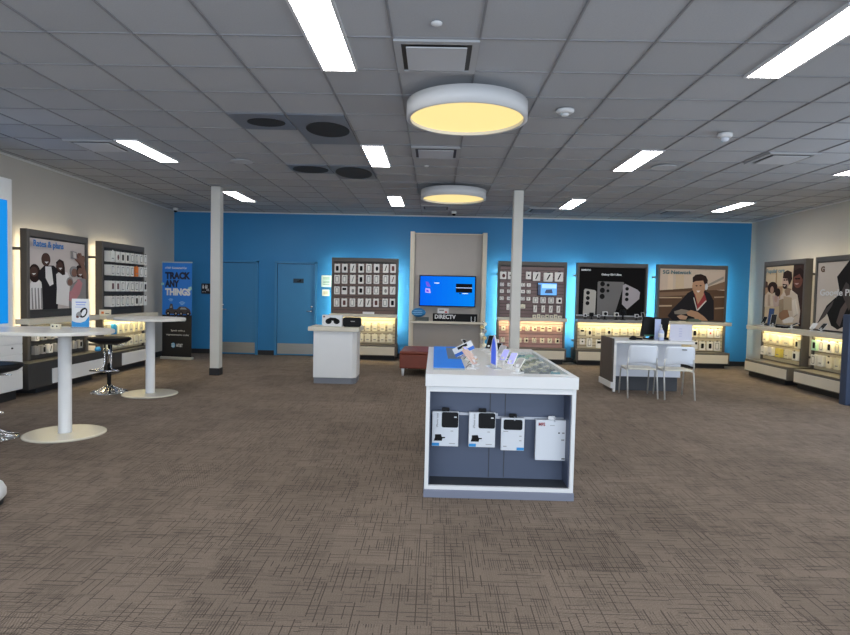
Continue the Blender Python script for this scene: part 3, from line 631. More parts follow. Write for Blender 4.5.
o = b.build('display_tablet_dock', bevel=0.004, loc=(5.72, YB-0.60, 1.031)); tag(o, 'low grey green display block on the shelf under the headphones poster', 'display block')
b = MB(); b.box(-0.08, 0.08, -0.04, 0.04, 0, 0.012, PACKC); o = b.build('shelf_card', loc=(5.44, YB-0.64, 1.031)); tag(o, 'small cream card lying left on the shelf under the headphones poster', 'card')

# ---- television bay
t = thing('television_bay', 'tall grey panelled wall bay with cream posts that holds the television', 'wall panel', (-0.585, YB, 0)); BW = 1.74
POST = mat('bay_post', (0.74, 0.67, 0.53), 0.45, vary=0.05); BPAN = mat('bay_panel', (0.50, 0.455, 0.41), 0.55, vary=0.06, vscale=3)
for x in (0, BW-0.10):
    b = MB(); b.box(x, x+0.10, -0.30, -0.001, 0, 2.92, POST); b.build('post', t, bevel=0.006)
b = MB(); b.box(0.10, BW-0.10, -0.14, -0.001, 0.12, 2.88, BPAN)
for z in (0.62, 1.0, 1.38, 1.76, 2.14, 2.52): b.box(0.10, BW-0.10, -0.143, -0.140, z, z+0.34, BPAN)
b.build('back_panel', t)
b = MB(); b.box(0.10, BW-0.10, -0.2, -0.001, 2.88, 2.90, POST); b.build('top_rail', t)
b = MB(); b.box(0.02, BW-0.02, -0.52, -0.14, 0.855, 0.905, CREAM); b.build('shelf', t, bevel=0.005)
b = MB(); b.box(0.10, BW-0.10, -0.26, -0.001, 0, 0.12, BASEB); b.build('plinth', t)
t = thing('television', 'flat television showing a bright blue picture with two dark blocks', 'television', (0.28, YB-0.25, 1.585))
b = MB(); b.box(-0.645, 0.645, -0.03, 0.02, -0.355, 0.355, BLACK); b.build('housing', t, bevel=0.006)
b = MB(); b.box(-0.15, 0.15, 0.02, 0.105, -0.12, 0.12, BLACK); b.build('wall_mount', t)
TB = mat('tv_blue', (0.0, 0.01, 0.03), 0.3, emit=1.0, ecol=(0.0, 0.17, 0.98)); TB2 = mat('tv_blue2', (0.0, 0.01, 0.03), 0.3, emit=1.0, ecol=(0.0, 0.235, 0.97)); TK = mat('tv_dark', (0.01, 0.01, 0.012), 0.5, spec=0.05)
TW = mat('tv_white', (0.8, 0.8, 0.9), 0.3, emit=0.8, ecol=(0.7, 0.8, 1)); TP = mat('tv_violet', (0.1, 0.03, 0.5), 0.3, emit=0.6, ecol=(0.12, 0.05, 0.7)); TP2 = mat('tv_lilac', (0.4, 0.3, 0.8), 0.3, emit=0.8, ecol=(0.45, 0.3, 0.9))
b = MB(); b.box(-0.62, 0.62, -0.033, -0.030, -0.332, 0.332, TB)
for k in range(10): b.box(-0.62+k*0.124, -0.62+(k+1)*0.124, -0.034, -0.033, -0.332, 0.332, mat('tv_band_%d' % k, (0, 0.005, 0.01), 0.5, emit=1.0, ecol=(0.0, 0.13+0.011*k, 0.90), spec=0.05))
b.box(0.19, 0.56, -0.036, -0.034, 0.09, 0.175, TK); b.box(0.19, 0.56, -0.036, -0.034, -0.025, 0.075, TK); b.box(0.19, 0.56, -0.036, -0.034, 0.078, 0.087, TW)
b.box(0.27, 0.31, -0.036, -0.034, -0.06, -0.035, TK); b.box(0.34, 0.47, -0.036, -0.034, -0.052, -0.038, TW)
b.prism([(-0.50, 0.21), (-0.44, 0.20), (-0.38, 0.09), (-0.47, 0.10)], -0.036, -0.033, TP); b.prism([(-0.50, 0.06), (-0.40, 0.05), (-0.38, -0.05), (-0.50, -0.04)], -0.036, -0.033, TP2); b.prism([(-0.48, 0.03), (-0.43, 0.02), (-0.42, -0.03), (-0.49, -0.02)], -0.038, -0.036, TP)
b.box(-0.30, -0.19, -0.036, -0.033, 0.17, 0.19, TW)
b.build('display', t)
t = thing('streaming_sign', 'long black sign board with white DIRECTV lettering on the television shelf', 'sign', (0.46, YB-0.46, 0.906))
b = MB(); b.box(-0.50, 0.50, -0.03, 0.03, 0, 0.175, BLACK); b.build('board', t, bevel=0.004)
text('lettering', 'DIRECTV', 0.125, WPL, t, Matrix.Translation((-0.46, -0.032, 0.062)) @ UP, 0.47, bold=0.004)
b = MB()
for pts in ([(0.355, 0.12), (0.37, 0.12), (0.37, 0.02), (0.355, 0.02)], [(0.44, 0.12), (0.455, 0.12), (0.455, 0.02), (0.44, 0.02)], [(0.355, 0.02), (0.39, 0.02), (0.39, 0.005), (0.355, 0.005)], [(0.42, 0.02), (0.455, 0.02), (0.455, 0.005), (0.42, 0.005)]):
    b.prism(pts, -0.033, -0.030, WPL)
b.build('bracket_mark', t)
t = thing('small_card_sign', 'small white card propped on the black sign board under the television', 'sign', (0.19, YB-0.46, 1.082))
b = MB(); b.box(-0.125, 0.125, -0.008, 0.008, 0, 0.115, WPL); b.build('card', t)
b = MB(); b.box(-0.09, 0.02, -0.010, -0.008, 0.055, 0.085, PRG); b.box(0.04, 0.09, -0.010, -0.008, 0.015, 0.05, PACKR); b.build('print', t)
t = thing('globe_logo_display', 'blue glossy globe shaped ornament on dark foot at left of the television shelf', 'ornament', (-0.33, YB-0.43, 0.906))
b = MB(); b.box(-0.10, 0.20, -0.05, 0.05, 0, 0.085, mat('dark_green_grey', (0.05, 0.06, 0.05), 0.4)); b.build('foot', t, bevel=0.005)
GB = mat('globe_blue', (0.02, 0.22, 0.50), 0.3)
b = MB(); b.lathe([(0.01, -0.1), (0.08, -0.09), (0.14, -0.05), (0.165, 0), (0.14, 0.05), (0.08, 0.09), (0.01, 0.1)], GB, c=(-0.03, 0, 0.185), seg=28, sy_=0.35); b.build('globe', t)
b = MB()
for z, wd in ((0.225, 0.24), (0.185, 0.29), (0.145, 0.24)): b.prism(rrect(-0.03-wd/2, -0.03+wd/2*0.6, z-0.006, z+0.006, 0.005, 2), -0.066, -0.045, mat('globe_pale', (0.25, 0.55, 0.8), 0.3))
b.build('stripes', t)

# ---- left wall A : family poster
RA = R(90)
t, MA = fixture('poster_wall', 'dark grey framed display unit with poster of smiling group taking a selfie', (-5.96, 8.24, 0), RA, 1.47, pf=0.26, upper='poster', led=LEDW, ztop=2.32, shelf=(0.20, 0.05, 0.16), base=(0.27, 0.07, 0.20), zbase=(0.10, 0.46), white=(0.22, 1.54), th=0.10, lowm=FRAMED, zsh=(0.99, 1.06), fr=0.06, top=0.10)
q = px(88, 447, 65, 545)
SKD = P_((0.09, 0.05, 0.04)); SKM = P_((0.24, 0.13, 0.10)); SKL = P_((0.36, 0.25, 0.22)); LGT = P_((0.80, 0.77, 0.76)); GRY = P_((0.30, 0.28, 0.28)); DRK = P_((0.03, 0.025, 0.028)); ROS = P_((0.55, 0.25, 0.27))
art = [(q([(90, 380), (110, 340), (150, 350), (172, 400), (172, 540), (90, 540)]), LGT)]
for k in range(4): art.append((q([(100+k*18, 400), (106+k*18, 398), (112+k*18, 540), (102+k*18, 540)]), GRY))
art += [(qe(q, 118, 300, 32, 62), HAIR), (qe(q, 112, 290, 22, 34), SKD), (q([(100, 302), (124, 300), (112, 312)]), LGT),
        (q([(140, 290), (175, 245), (230, 240), (255, 265), (262, 400), (255, 545), (165, 545), (160, 360), (135, 330)]), DRK),
        (q([(178, 250), (215, 248), (228, 370), (205, 385), (180, 330)]), LGT), (qe(q, 184, 202, 25, 45), SKD), (q([(172, 218), (198, 216), (185, 230)]), LGT),
        (q([(245, 300), (275, 275), (318, 285), (335, 330), (325, 530), (245, 510), (250, 400)]), LGT),
        (q([(250, 215), (270, 193), (292, 205), (300, 250), (302, 300), (285, 305), (255, 280)]), HAIR), (qe(q, 268, 243, 19, 34), SKD), (q([(258, 255), (282, 252), (270, 268)]), LGT),
        (qe(q, 365, 275, 26, 40), GRY), (qe(q, 364, 283, 20, 30), SKM), (qe(q, 333, 350, 22, 32), GRY), (qe(q, 333, 355, 17, 25), SKM),
        (q([(345, 380), (400, 330), (445, 320), (447, 545), (335, 545), (335, 460)]), GRY), (q([(360, 380), (395, 330), (420, 360), (400, 440), (350, 520), (330, 480), (335, 430)]), ROS),
        (qe(q, 405, 270, 26, 45), HAIR), (qe(q, 402, 278, 20, 34), SKM), (q([(390, 292), (416, 290), (403, 305)]), LGT),
        (q([(425, 320), (410, 240), (400, 210), (375, 185), (362, 170), (375, 165), (392, 172), (378, 145), (388, 142), (402, 165), (396, 135), (408, 133), (418, 165), (428, 150), (436, 165), (430, 215), (447, 290), (447, 330)]), SKM),
        (q([(345, 125), (375, 130), (378, 182), (347, 178)]), GRY), (q([(350, 132), (370, 136), (372, 176), (352, 172)]), P_((0.72, 0.66, 0.62)))]
poster(t, 'poster', 0.07, 1.40, 1.18, 2.20, -0.235, P_((0.62, 0.55, 0.52)), art)
PBL = mat('print_blue', (0.02, 0.17, 0.50), 0.5)
text('lettering', 'Rates & plans', 0.125, PBL, t, Matrix.Translation((0.085, -0.29, 2.085)) @ UP, 0.68, bold=0.003)
for r_, (z, n0) in enumerate(((0.80, 7), (0.60, 8))):
    it = [(0.16+k*(1.2/n0), z, 0.085, 0.13, 'grey' if (k+r_) % 3 else 'white', ('frame', 'case', 'diag')[k % 3], 'b') for k in range(n0)]
    row(MA, RA, it, 'below the selfie poster', ['upper', 'lower'][r_], 'dark packages below the selfie poster', -0.23, 0.06)
# ---- left wall B : accessory wall
t, MBm = fixture('accessory_wall', 'dark grey slatwall unit of phone packages on the left wall beside the banner', (-6.0, 10.19, 0), RA, 1.49, pf=0.26, pm=FRAMED, led=LEDW, ztop=2.31, shelf=(0.22, 0.16, 0.20), base=(0.14, -0.02, 0.15), zbase=(0.10, 0.38), white=(0.36, 1.46), th=0.12, zsh=(0.97, 1.03), fr=0.05, top=0.10)
zz = [2.06, 1.82, 1.54, 1.27]
mm = ['plain g,oval m,case b,case b,frame b,frame g,frame b,frame g', 'frame g,frame b,frame b,frame g,frame g,plain r,frame b,frame b', 'case m,case m,frame g,diag b,frame b,frame g,diag g,case b', 'frame m,frame b,frame g,frame g,frame g,case b,diag b,dot m']
for r_ in range(4):
    it = []
    for k, s_ in enumerate(mm[r_].split(',')):
        mo, pc = s_.split(); c = 'orange' if (r_ == 1 and k == 5) else 'white'
        it.append((0.17+k*0.168, zz[r_], 0.115, 0.19, c, mo, pc))
    row(MBm, RA, it, 'dark left accessory wall', ['top', 'second', 'third', 'fourth'][r_], 'phone packages on the left slatwall', -0.23, 0.12)
for r_, z in enumerate((0.77, 0.53)):
    it = [(0.12+k*0.19, z, 0.13, 0.18, 'blue' if (r_ == 0 and k == 1) else 'cream', 'plain', 'g') for k in range(8)]
    row(MBm, RA, it, 'lit zone of left wall', ['upper', 'lower'][r_], 'pale boxes in the lit lower zone of the left wall', -0.23, 0.08)
for yy, xx_ in ((10.0, -5.9), (8.06, -5.9)):
    pass
b = MB(); b.box(0, 0.015, -0.16, 0.16, 0, 0.05, FRAME); b.box(0, 0.004, -0.01, 0.0, 0, 0.01, FRAME)
o = b.build('wall_rail', loc=(wl(8.0)+0.002, 7.98, 2.22)); tag(o, 'short dark rail end on the wall left of the selfie poster', 'rail')
b = MB(); b.box(0, 0.015, -0.19, 0.19, 0, 0.03, FRAME); o = b.build('wall_rail', loc=(wl(9.95)+0.002, 9.94, 2.22)); tag(o, 'short dark rail on the wall between selfie poster and slatwall', 'rail')

# ---- right wall R1, R2
RB = R(-90)
t, M1 = fixture('poster_wall', 'grey framed display unit on right wall with poster of three people', (7.10, 12.30, 0), RB, 1.36, pf=0.40, upper='poster', led=LEDW, ztop=2.32, shelf=(0.02, 0.12, 0.30), base=(-0.12, 0.21, 0.36), cat_r=(0.135, 1.55), zbase=(0.11, 0.35), zsh=(0.96, 1.03))
q = px(175, 462, 90, 500)
art = [(q([(385, 88), (462, 88), (462, 500), (440, 500), (400, 400), (380, 250)]), P_((0.06, 0.035, 0.03))), (q([(175, 190), (190, 200), (195, 260), (175, 280)]), P_((0.10, 0.06, 0.05))),
       (q([(255, 110), (262, 110), (262, 240), (255, 240)]), P_((0.40, 0.26, 0.14))), (q([(175, 240), (310, 230), (310, 330), (175, 330)]), P_((0.45, 0.28, 0.17))),
       (qe(q, 420, 190, 32, 55), P_((0.20, 0.08, 0.06))), (q([(390, 170), (395, 125), (430, 110), (455, 130), (455, 190), (430, 150)]), HAIR),
       (q([(172, 300), (200, 270), (250, 270), (275, 310), (270, 370), (175, 380)]), P_((0.66, 0.55, 0.42))), (qe(q, 233, 240, 38, 42), HAIR), (qe(q, 232, 258, 14, 28), P_((0.45, 0.28, 0.2))),
       (q([(300, 300), (340, 255), (380, 260), (420, 290), (445, 400), (440, 480), (330, 490), (300, 420)]), P_((0.64, 0.54, 0.44))), (q([(325, 300), (385, 310), (390, 400), (330, 400)]), P_((0.48, 0.38, 0.26))),
       (q([(345, 240), (375, 250), (370, 290), (345, 300), (330, 265)]), P_((0.30, 0.2, 0.14))),
       (qe(q, 335, 195, 24, 52), P_((0.55, 0.38, 0.30))), (q([(315, 175), (318, 135), (345, 122), (372, 135), (378, 180), (362, 220), (350, 180)]), HAIR),
       (q([(240, 300), (275, 290), (300, 330), (290, 370), (255, 380)]), P_((0.55, 0.42, 0.36))), (qe(q, 278, 275, 18, 30), HAIR), (qe(q, 270, 320, 12, 24), P_((0.50, 0.32, 0.26))),
       (q([(300, 400), (360, 395), (375, 440), (320, 470), (300, 450)]), P_((0.34, 0.18, 0.10))), (q([(330, 470), (390, 440), (410, 450), (400, 478), (340, 490)]), P_((0.75, 0.70, 0.66)))]
art += [(q([(318, 215), (350, 220), (345, 248), (330, 250), (320, 240)]), HAIR), (qe(q, 328, 188, 5, 5), HAIR), (qe(q, 346, 188, 5, 5), HAIR), (q([(322, 226), (344, 226), (333, 234)]), P_((0.75, 0.6, 0.5))),
        (qe(q, 412, 182, 5, 5), HAIR), (qe(q, 430, 182, 5, 5), HAIR), (q([(408, 212), (430, 212), (419, 222)]), P_((0.6, 0.4, 0.35))),
        (q([(300, 330), (325, 320), (330, 400), (305, 420)]), P_((0.36, 0.27, 0.18))), (q([(395, 330), (415, 320), (435, 420), (410, 440)]), P_((0.74, 0.66, 0.56))), (q([(210, 290), (220, 290), (224, 370), (212, 372)]), P_((0.5, 0.38, 0.28)))]
poster(t, 'poster', 0.05, 1.31, 1.08, 2.21, -0.375, P_((0.62, 0.50, 0.34)), art)
text('lettering', 'Popular care', 0.11, mat('print_slate', (0.12, 0.22, 0.26), 0.5), t, Matrix.Translation((0.10, -0.405, 2.09)) @ UP, 0.62, bold=0.002)
O = 12.30
row(M1, RB, [(O-y, z, wd, .17, 'cream', mo, 'b') for y, z, wd, mo in ((12.10, .79, .11, 'plain'), (11.86, .785, .11, 'plain'), (11.63, .775, .10, 'plain'), (11.36, .775, .2, 'plain'), (11.03, .755, .12, 'case'))], 'lit zone, right wall', 'upper', 'boxes below the three people poster', -0.37, 0.07)
row(M1, RB, [(O-y, z, wd, .17, c, mo, 'b') for y, z, wd, c, mo in ((12.14, .53, .15, 'white', 'plain'), (11.89, .53, .15, 'white', 'plain'), (11.62, .53, .16, 'yellow', 'plain'), (11.33, .54, .12, 'cream', 'plain'), (11.08, .53, .14, 'white', 'case'))], 'lit zone, right wall', 'lower', 'boxes below the three people poster', -0.37, 0.07)
t, M2 = fixture('poster_wall', 'grey framed display unit at right edge with beige poster of black folding phones', (7.05, 10.66, 0), RB, 1.36, pf=0.35, upper='poster', led=LEDW, ztop=2.32, shelf=(0.10, 0.12, 0.30), base=(-0.13, 0.0, 0.36), cat_r=(0.15, 1.34), zbase=(0.11, 0.35), zsh=(0.96, 1.03))
art = [([(0.02, 0.06), (0.22, 0.36), (0.42, 0.50), (0.46, 0.58), (0.40, 0.78), (0.62, 1.0), (1.0, 1.0), (1.0, 0.10), (0.60, 0.08), (0.46, 0.02), (0.33, 0.07), (0.22, 0.27)], P_((0.02, 0.018, 0.018))),
       ([(0.43, 0.12), (0.50, 0.32), (0.62, 0.46), (0.66, 0.40), (0.56, 0.22), (0.50, 0.06)], P_((0.13, 0.10, 0.09))), ([(0.06, 0.10), (0.20, 0.30), (0.36, 0.44), (0.33, 0.36), (0.2, 0.2)], P_((0.11, 0.09, 0.085))),
       ([(0.50, 0.56), (0.58, 0.70), (0.64, 0.66), (0.70, 0.36), (0.66, 0.3)], P_((0.09, 0.075, 0.07)))]
poster(t, 'poster', 0.05, 1.31, 1.06, 2.22, -0.325, P_((0.66, 0.58, 0.50)), art)
text('lettering', 'Google Pixel', 0.15, WPL, t, Matrix.Translation((0.14, -0.338, 1.65)) @ UP, 1.0, bold=0.003)
text('emblem', 'G', 0.13, mat('print_gbrown', (0.16, 0.08, 0.04), 0.5), t, Matrix.Translation((0.14, -0.338, 2.06)) @ UP, 0.1, bold=0.006)
O = 10.66
row(M2, RB, [(O-y, .78, .13, .19, c, mo, 'b') for y, c, mo in ((10.53, 'mint', 'case'), (10.33, 'white', 'frame'), (10.13, 'white', 'case'), (9.92, 'cream', 'frame'), (9.70, 'mint', 'plain'), (9.5, 'white', 'frame'))], 'right edge unit', 'upper', 'boxes below the folding phone poster', -0.32, 0.07)
row(M2, RB, [(O-y, .52, .13, .19, c, mo, 'b') for y, c, mo in ((10.53, 'white', 'frame'), (10.34, 'white', 'plain'), (10.12, 'cream', 'dot'), (9.92, 'cream', 'plain'), (9.74, 'white', 'case'), (9.52, 'white', 'frame'))], 'right edge unit', 'lower', 'boxes below the folding phone poster', -0.32, 0.07)
# phones on the right shelves
GPX = 'phones on the right wall shelves'
stand_phone('display_phone', 6.62, 12.10, 1.031, 'pale phone tilted on stand at the far end of the right shelf', RB+0.5, 0.17, 0.09, 35, PACKC, BLACK, GPX)
stand_phone('display_phone', 6.58, 11.78, 1.031, 'dark blue upright phone on stand before the three people poster', RB+0.2, 0.32, 0.13, 6, NAVY, SK, GPX)
stand_phone('display_phone', 6.52, 11.58, 1.031, 'large tilted phone seen edge on, before the three people poster', RB+0.9, 0.26, 0.10, 40, PACKC, BLACK, GPX)
stand_phone('display_phone', 6.56, 11.05, 1.031, 'low flat phone on stand near the gap between right wall posters', RB, 0.15, 0.09, 65, WPL, BLACK, GPX)
for k, y in enumerate((11.38, 11.2)):
    b = MB(); b.prism(rrect(-0.08, 0.08, -0.05, 0.05, 0.02), 0, 0.035, BLACK, 'z'); b.prism(rrect(-0.05, 0.05, -0.03, 0.03, 0.015), 0.035, 0.05, PRG, 'z')
    o = b.build('display_puck', bevel=0.004, loc=(6.55, y, 1.031), rz=0.4); tag(o, ['flat black gadget farther on right shelf under three people poster', 'flat black gadget nearer on right shelf under three people poster'][k], 'gadget')
stand_phone('display_phone', 6.50, 10.35, 1.031, 'white phone lying back on stand, farther under folding phone poster', RB+0.6, 0.16, 0.08, 55, WPL, WPL, GPX)
stand_phone('display_phone', 6.48, 10.08, 1.031, 'white phone lying back on stand, nearer under folding phone poster', RB+0.4, 0.16, 0.08, 50, WPL, BLACK, GPX)
stand_phone('display_phone', 6.50, 9.5, 1.031, 'white phone on stand beside the navy kiosk', RB+0.4, 0.16, 0.08, 50, WPL, BLACK, GPX)

# ================================================================ LEFT SIDE : cabinet, tables, stools, banner
t = thing('drawer_cabinet', 'white drawer cabinet at left edge under a blue lit panel', 'cabinet', (-5.5, 6.3, 0))
b = MB(); b.box(-0.32, 0, 0, 1.55, 0.14, 0.93, WHITE); b.build('body', t, bevel=0.005)
for (z0, z1) in ((0.62, 0.75), (0.75+0.006, 0.915), (0.40, 0.614), (0.155, 0.394)):
    b = MB(); b.box(0.0, 0.016, 0.02, 1.53, z0, z1-0.006, WHITE); d = b.build('drawer', t, bevel=0.003)
    if z0 in (0.62, 0.40): 
        b = MB(); b.lathe([(0.012, 0), (0.01, 0.012)], BLACK, M=Matrix.Translation((0.016, 1.33, (z0+z1)/2+0.02)) @ Matrix.Rotation(R(90), 4, 'Y'), seg=12); b.build('lock', d)
        b = MB(); b.box(0.016, 0.028, 0.85, 1.1, (z0+z1)/2-0.03, (z0+z1)/2-0.02, GREYL); b.build('pull', d)
b = MB(); b.box(-0.30, -0.08, 0.02, 1.53, 0, 0.14, BASEB); b.build('plinth', t)
t = thing('light_panel', 'tall white wall panel with glowing blue screen at left edge', 'light panel', (-5.84, 6.3, 0))
b = MB(); b.box(0.02, 0.18, 0, 1.60, 0.934, 2.93, WHITE); b.build('surround', t, bevel=0.01)
b = MB(); b.box(0.18, 0.186, 0.1, 1.50, 1.02, 2.64, mat('glow_blue', (0.0, 0.02, 0.06), 0.5, emit=0.8, ecol=(0.008, 0.33, 0.95), spec=0.1)); b.build('blue_screen', t)

TOPW = mat('table_top', (0.80, 0.77, 0.70), 0.3, vary=0.03); TBASE = mat('table_base', (0.72, 0.67, 0.54), 0.25)
def hi_table(x, y, rb, label, zt, rt, left=0.0):
    t = thing('bar_table', label, 'table', (x, y, 0), 0, 'white bar tables')
    b = MB(); b.lathe([(rb, 0), (rb, 0.012), (rb-0.02, 0.02)], TBASE, seg=64); b.build('base_disc', t)
    b = MB(); b.lathe([(0.068, 0.02), (0.062, 0.03), (0.062, zt-0.035)], WHITE, seg=32); b.build('column', t)
    pts = []
    for k in range(37): a = R(-90+5*k); pts.append((rt*math.cos(a), rt*math.sin(a)))
    for k in range(37): a = R(90+5*k); pts.append((-left+rt*math.cos(a), rt*math.sin(a)))
    b = MB(); b.prism(pts, zt-0.035, zt, TOPW, 'z'); b.build('tabletop', t, bevel=0.006)
hi_table(-3.81, 6.07, 0.385, 'long white bar table nearest on the left, card sign on top', 1.085, 0.46, 0.45)
hi_table(-4.07, 8.46, 0.375, 'round white bar table farther back on the left by the banner', 1.10, 0.475)
def stool(x, y, rz, label, dz=0.0):
    t = thing('bar_stool', label, 'stool', (x, y, 0), rz, 'chrome bar stools with black seats')
    b = MB(); b.lathe([(0.03, 0.11), (0.045, 0.09), (0.10, 0.035), (0.18, 0.018), (0.25, 0.006), (0.25, 0.0)], CHROME, seg=32)
    for k in range(10):
        a = R(36*k); b.tube([(0.04*math.cos(a), 0.04*math.sin(a), 0.10), (0.14*math.cos(a), 0.14*math.sin(a), 0.035), (0.245*math.cos(a), 0.245*math.sin(a), 0.012)], 0.008, CHROME, seg=6)
    b.build('base', t)
    b = MB(); b.tube([(0, 0, 0.08), (0, 0, 0.40)], 0.028, BLACK, seg=16); b.tube([(0, 0, 0.40), (0, 0, 0.715+dz)], 0.018, CHROME, seg=12); b.build('gas_column', t)
    b = MB()
    for s_ in (-1, 1): b.tube([(s_*0.045, -0.03, 0.72), (s_*0.045, -0.04, 0.45), (s_*0.05, -0.06, 0.38), (s_*0.09, -0.10, 0.345), (s_*0.2, -0.16, 0.335)], 0.011, CHROME)
    b.tube([(-0.2, -0.16, 0.335), (0, -0.2, 0.335), (0.2, -0.16, 0.335)], 0.012, CHROME)
    q_ = b.build('footrest', t); q_.location.z = dz
    b = MB(); b.lathe([(0.12, 0.70), (0.25, 0.735), (0.305, 0.775), (0.29, 0.80), (0.2, 0.795), (0.05, 0.79)], BLACKS, seg=40, sy_=0.72); q_ = b.build('seat', t); q_.location.z = dz
    b = MB(); b.tube([(0.03, -0.05, 0.71), (0.14, -0.1, 0.70), (0.26, -0.13, 0.705)], 0.008, CHROME); q_ = b.build('lever', t); q_.location.z = dz
stool(-4.70, 8.52, 0.1, 'black seated chrome bar stool between the two bar tables')
stool(-4.42, 5.83, 0.2, 'black seated chrome bar stool cut by the left edge of the photo', -0.05)
# items on table 1
t = thing('table_sign', 'white and blue card sign with printed watch, standing on near bar table', 'sign', (-3.83, 6.38, 1.086), R(6))
b = MB(); b.box(-0.09, 0.09, -0.03, 0.03, 0, 0.008, CLEAR); b.box(-0.09, 0.09, -0.004, 0.004, 0.008, 0.315, WPL); b.build('card', t)
b = MB(); b.prism([(-0.09, 0.01), (0.09, 0.01), (0.09, 0.13), (0.05, 0.075), (0.0, 0.055), (-0.05, 0.06), (-0.09, 0.075)], -0.006, -0.004, PACKB)
b.prism(ell(0.03, 0.165, 0.038, 0.058, 20, -25), -0.006, -0.004, PRB); b.prism(ell(0.035, 0.165, 0.02, 0.04, 16, -25), -0.0075, -0.006, WPL); b.prism(ell(-0.018, 0.145, 0.024, 0.034, 16, -30), -0.009, -0.004, PRG)
b.prism(ell(-0.03, 0.12, 0.014, 0.014, 12), -0.010, -0.004, PRM)
b.box(-0.05, 0.06, -0.006, -0.004, 0.27, 0.285, mat('ink_lilac', (0.35, 0.40, 0.70), 0.5)); b.box(-0.045, 0.05, -0.006, -0.004, 0.245, 0.257, mat('ink_lilac', (0.35, 0.40, 0.70), 0.5)); b.box(-0.055, 0.055, -0.006, -0.004, 0.222, 0.228, mat('ink_lilac', (0.35, 0.40, 0.70), 0.5))
b.build('print', t)
b = MB(); b.box(-0.045, 0.045, -0.02, 0.02, 0, 0.05, PACKC); b.prism(ell(-0.02, 0.028, 0.009, 0.009, 10), -0.022, -0.02, PRB); b.prism(ell(0.022, 0.028, 0.009, 0.009, 10), -0.022, -0.02, PRB)
o = b.build('small_dock', bevel=0.006, loc=(-3.96, 6.16, 1.086)); tag(o, 'tiny cream block with two dark dots on near bar table beside the card sign', 'gadget')
b = MB(); b.box(-0.09, 0.09, -0.03, 0.03, 0, 0.10, PACKC); b.prism([(-0.06, 0.03), (-0.02, 0.03), (-0.02, 0.07), (-0.06, 0.07)], -0.032, -0.03, PACKO); b.prism([(0.0, 0.03), (0.06, 0.03), (0.06, 0.04), (0.0, 0.04)], -0.032, -0.03, PRB)
o = b.build('cream_carton', bevel=0.004, loc=(-5.65, 10.12, 1.031), rz=0.5); tag(o, 'cream carton at the near end of the left slatwall shelf', 'box')
t = thing('blue_bag_item', 'small blue gadget glimpsed beneath the far stool seat', 'gadget', (-5.55, 9.72, 0.461))
b = MB(); b.lathe([(0.04, 0), (0.05, 0.03), (0.03, 0.07)], PACKB, seg=16); b.build('body', t)
# banner
t = thing('roll_up_banner', 'roll up banner reading TRACK ANY THINGS, blue top and black bottom', 'banner', (-5.49, 12.60, 0), R(-8))
b = MB(); b.box(-0.36, 0.36, -0.06, 0.06, 0.0, 0.055, mat('banner_foot', (0.55, 0.55, 0.52), 0.35, 0.3)); b.build('base_cassette', t, bevel=0.012)
b = MB(); b.tube([(0, 0.03, 0.04), (0, 0.03, 2.06)], 0.01, CHROME); b.build('pole', t)
BB = mat('banner_blue', (0.02, 0.21, 0.72), 0.5); BK = mat('banner_black', (0.008, 0.008, 0.01), 0.5)
b = MB(); b.box(-0.34, 0.34, -0.006, 0, 0.05, 0.95, BK); b.box(-0.34, 0.34, -0.006, 0, 0.95, 2.06, BB)
b.build('sheet', t)
b = MB(); b.box(-0.345, 0.345, -0.012, 0.01, 2.055, 2.08, mat('banner_rail', (0.35, 0.42, 0.5), 0.4)); b.build('top_rail', t)
NAV = mat('banner_navy', (0.004, 0.012, 0.05), 0.5)
for s_, z, m_ in (('TRACK', 1.72, NAV), ('ANY', 1.55, NAV), ('THINGS', 1.375, WPL)):
    text('lettering', s_, 0.19, m_, t, Matrix.Translation((-0.265, -0.008, z)) @ UP, 0.58 if s_ != 'ANY' else 0.33, bold=0.011)
text('lettering', 'AT&T Connected Car', 0.055, WPL, t, Matrix.Translation((-0.27, -0.008, 1.93)) @ UP, 0.5, bold=0.001)
text('lettering', 'Speak with a', 0.05, WPL, t, Matrix.Translation((-0.14, -0.008, 0.60)) @ UP, 0.32)
text('lettering', 'representative today', 0.05, WPL, t, Matrix.Translation((-0.24, -0.008, 0.51)) @ UP, 0.52)
text('lettering', 'AT&T', 0.09, WPL, t, Matrix.Translation((-0.01, -0.008, 0.27)) @ UP, 0.15, bold=0.002)
b = MB(); LB = mat('logo_blue', (0.10, 0.35, 0.62), 0.4); GY = mat('banner_grey', (0.35, 0.38, 0.38), 0.5); SKY = mat('banner_sky', (0.35, 0.62, 0.9), 0.5)
b.prism(ell(-0.08, 0.30, 0.045, 0.055, 20), -0.008, -0.006, LB)
for z in (0.33, 0.30, 0.27): b.prism(rrect(-0.12, -0.05, z-0.006, z+0.006, 0.004, 2), -0.010, -0.006, WPL)
b.prism([(-0.11, 0.80), (-0.02, 0.83), (0.0, 0.92), (-0.09, 0.89)], -0.008, -0.006, SKY); b.prism(rrect(0.04, 0.20, 0.81, 0.90, 0.02), -0.008, -0.006, GY)
def wifi(cx, cz, s):
    for k in range(3):
        r0_, r1_ = s*(0.35+0.3*k), s*(0.5+0.3*k); pts = []
        for a in range(45, 136, 15): pts.append((cx+r1_*math.cos(R(a)), cz+r1_*math.sin(R(a))))
        for a in range(135, 44, -15): pts.append((cx+r0_*math.cos(R(a)), cz+r0_*math.sin(R(a))))
        b.prism(pts, -0.008, -0.006, SKY)
wifi(-0.14, 1.22, 0.07); wifi(0.12, 1.14, 0.09)
VB = mat('vehicle_dark', (0.06, 0.05, 0.05), 0.5); VL = mat('vehicle_light', (0.5, 0.42, 0.36), 0.5)
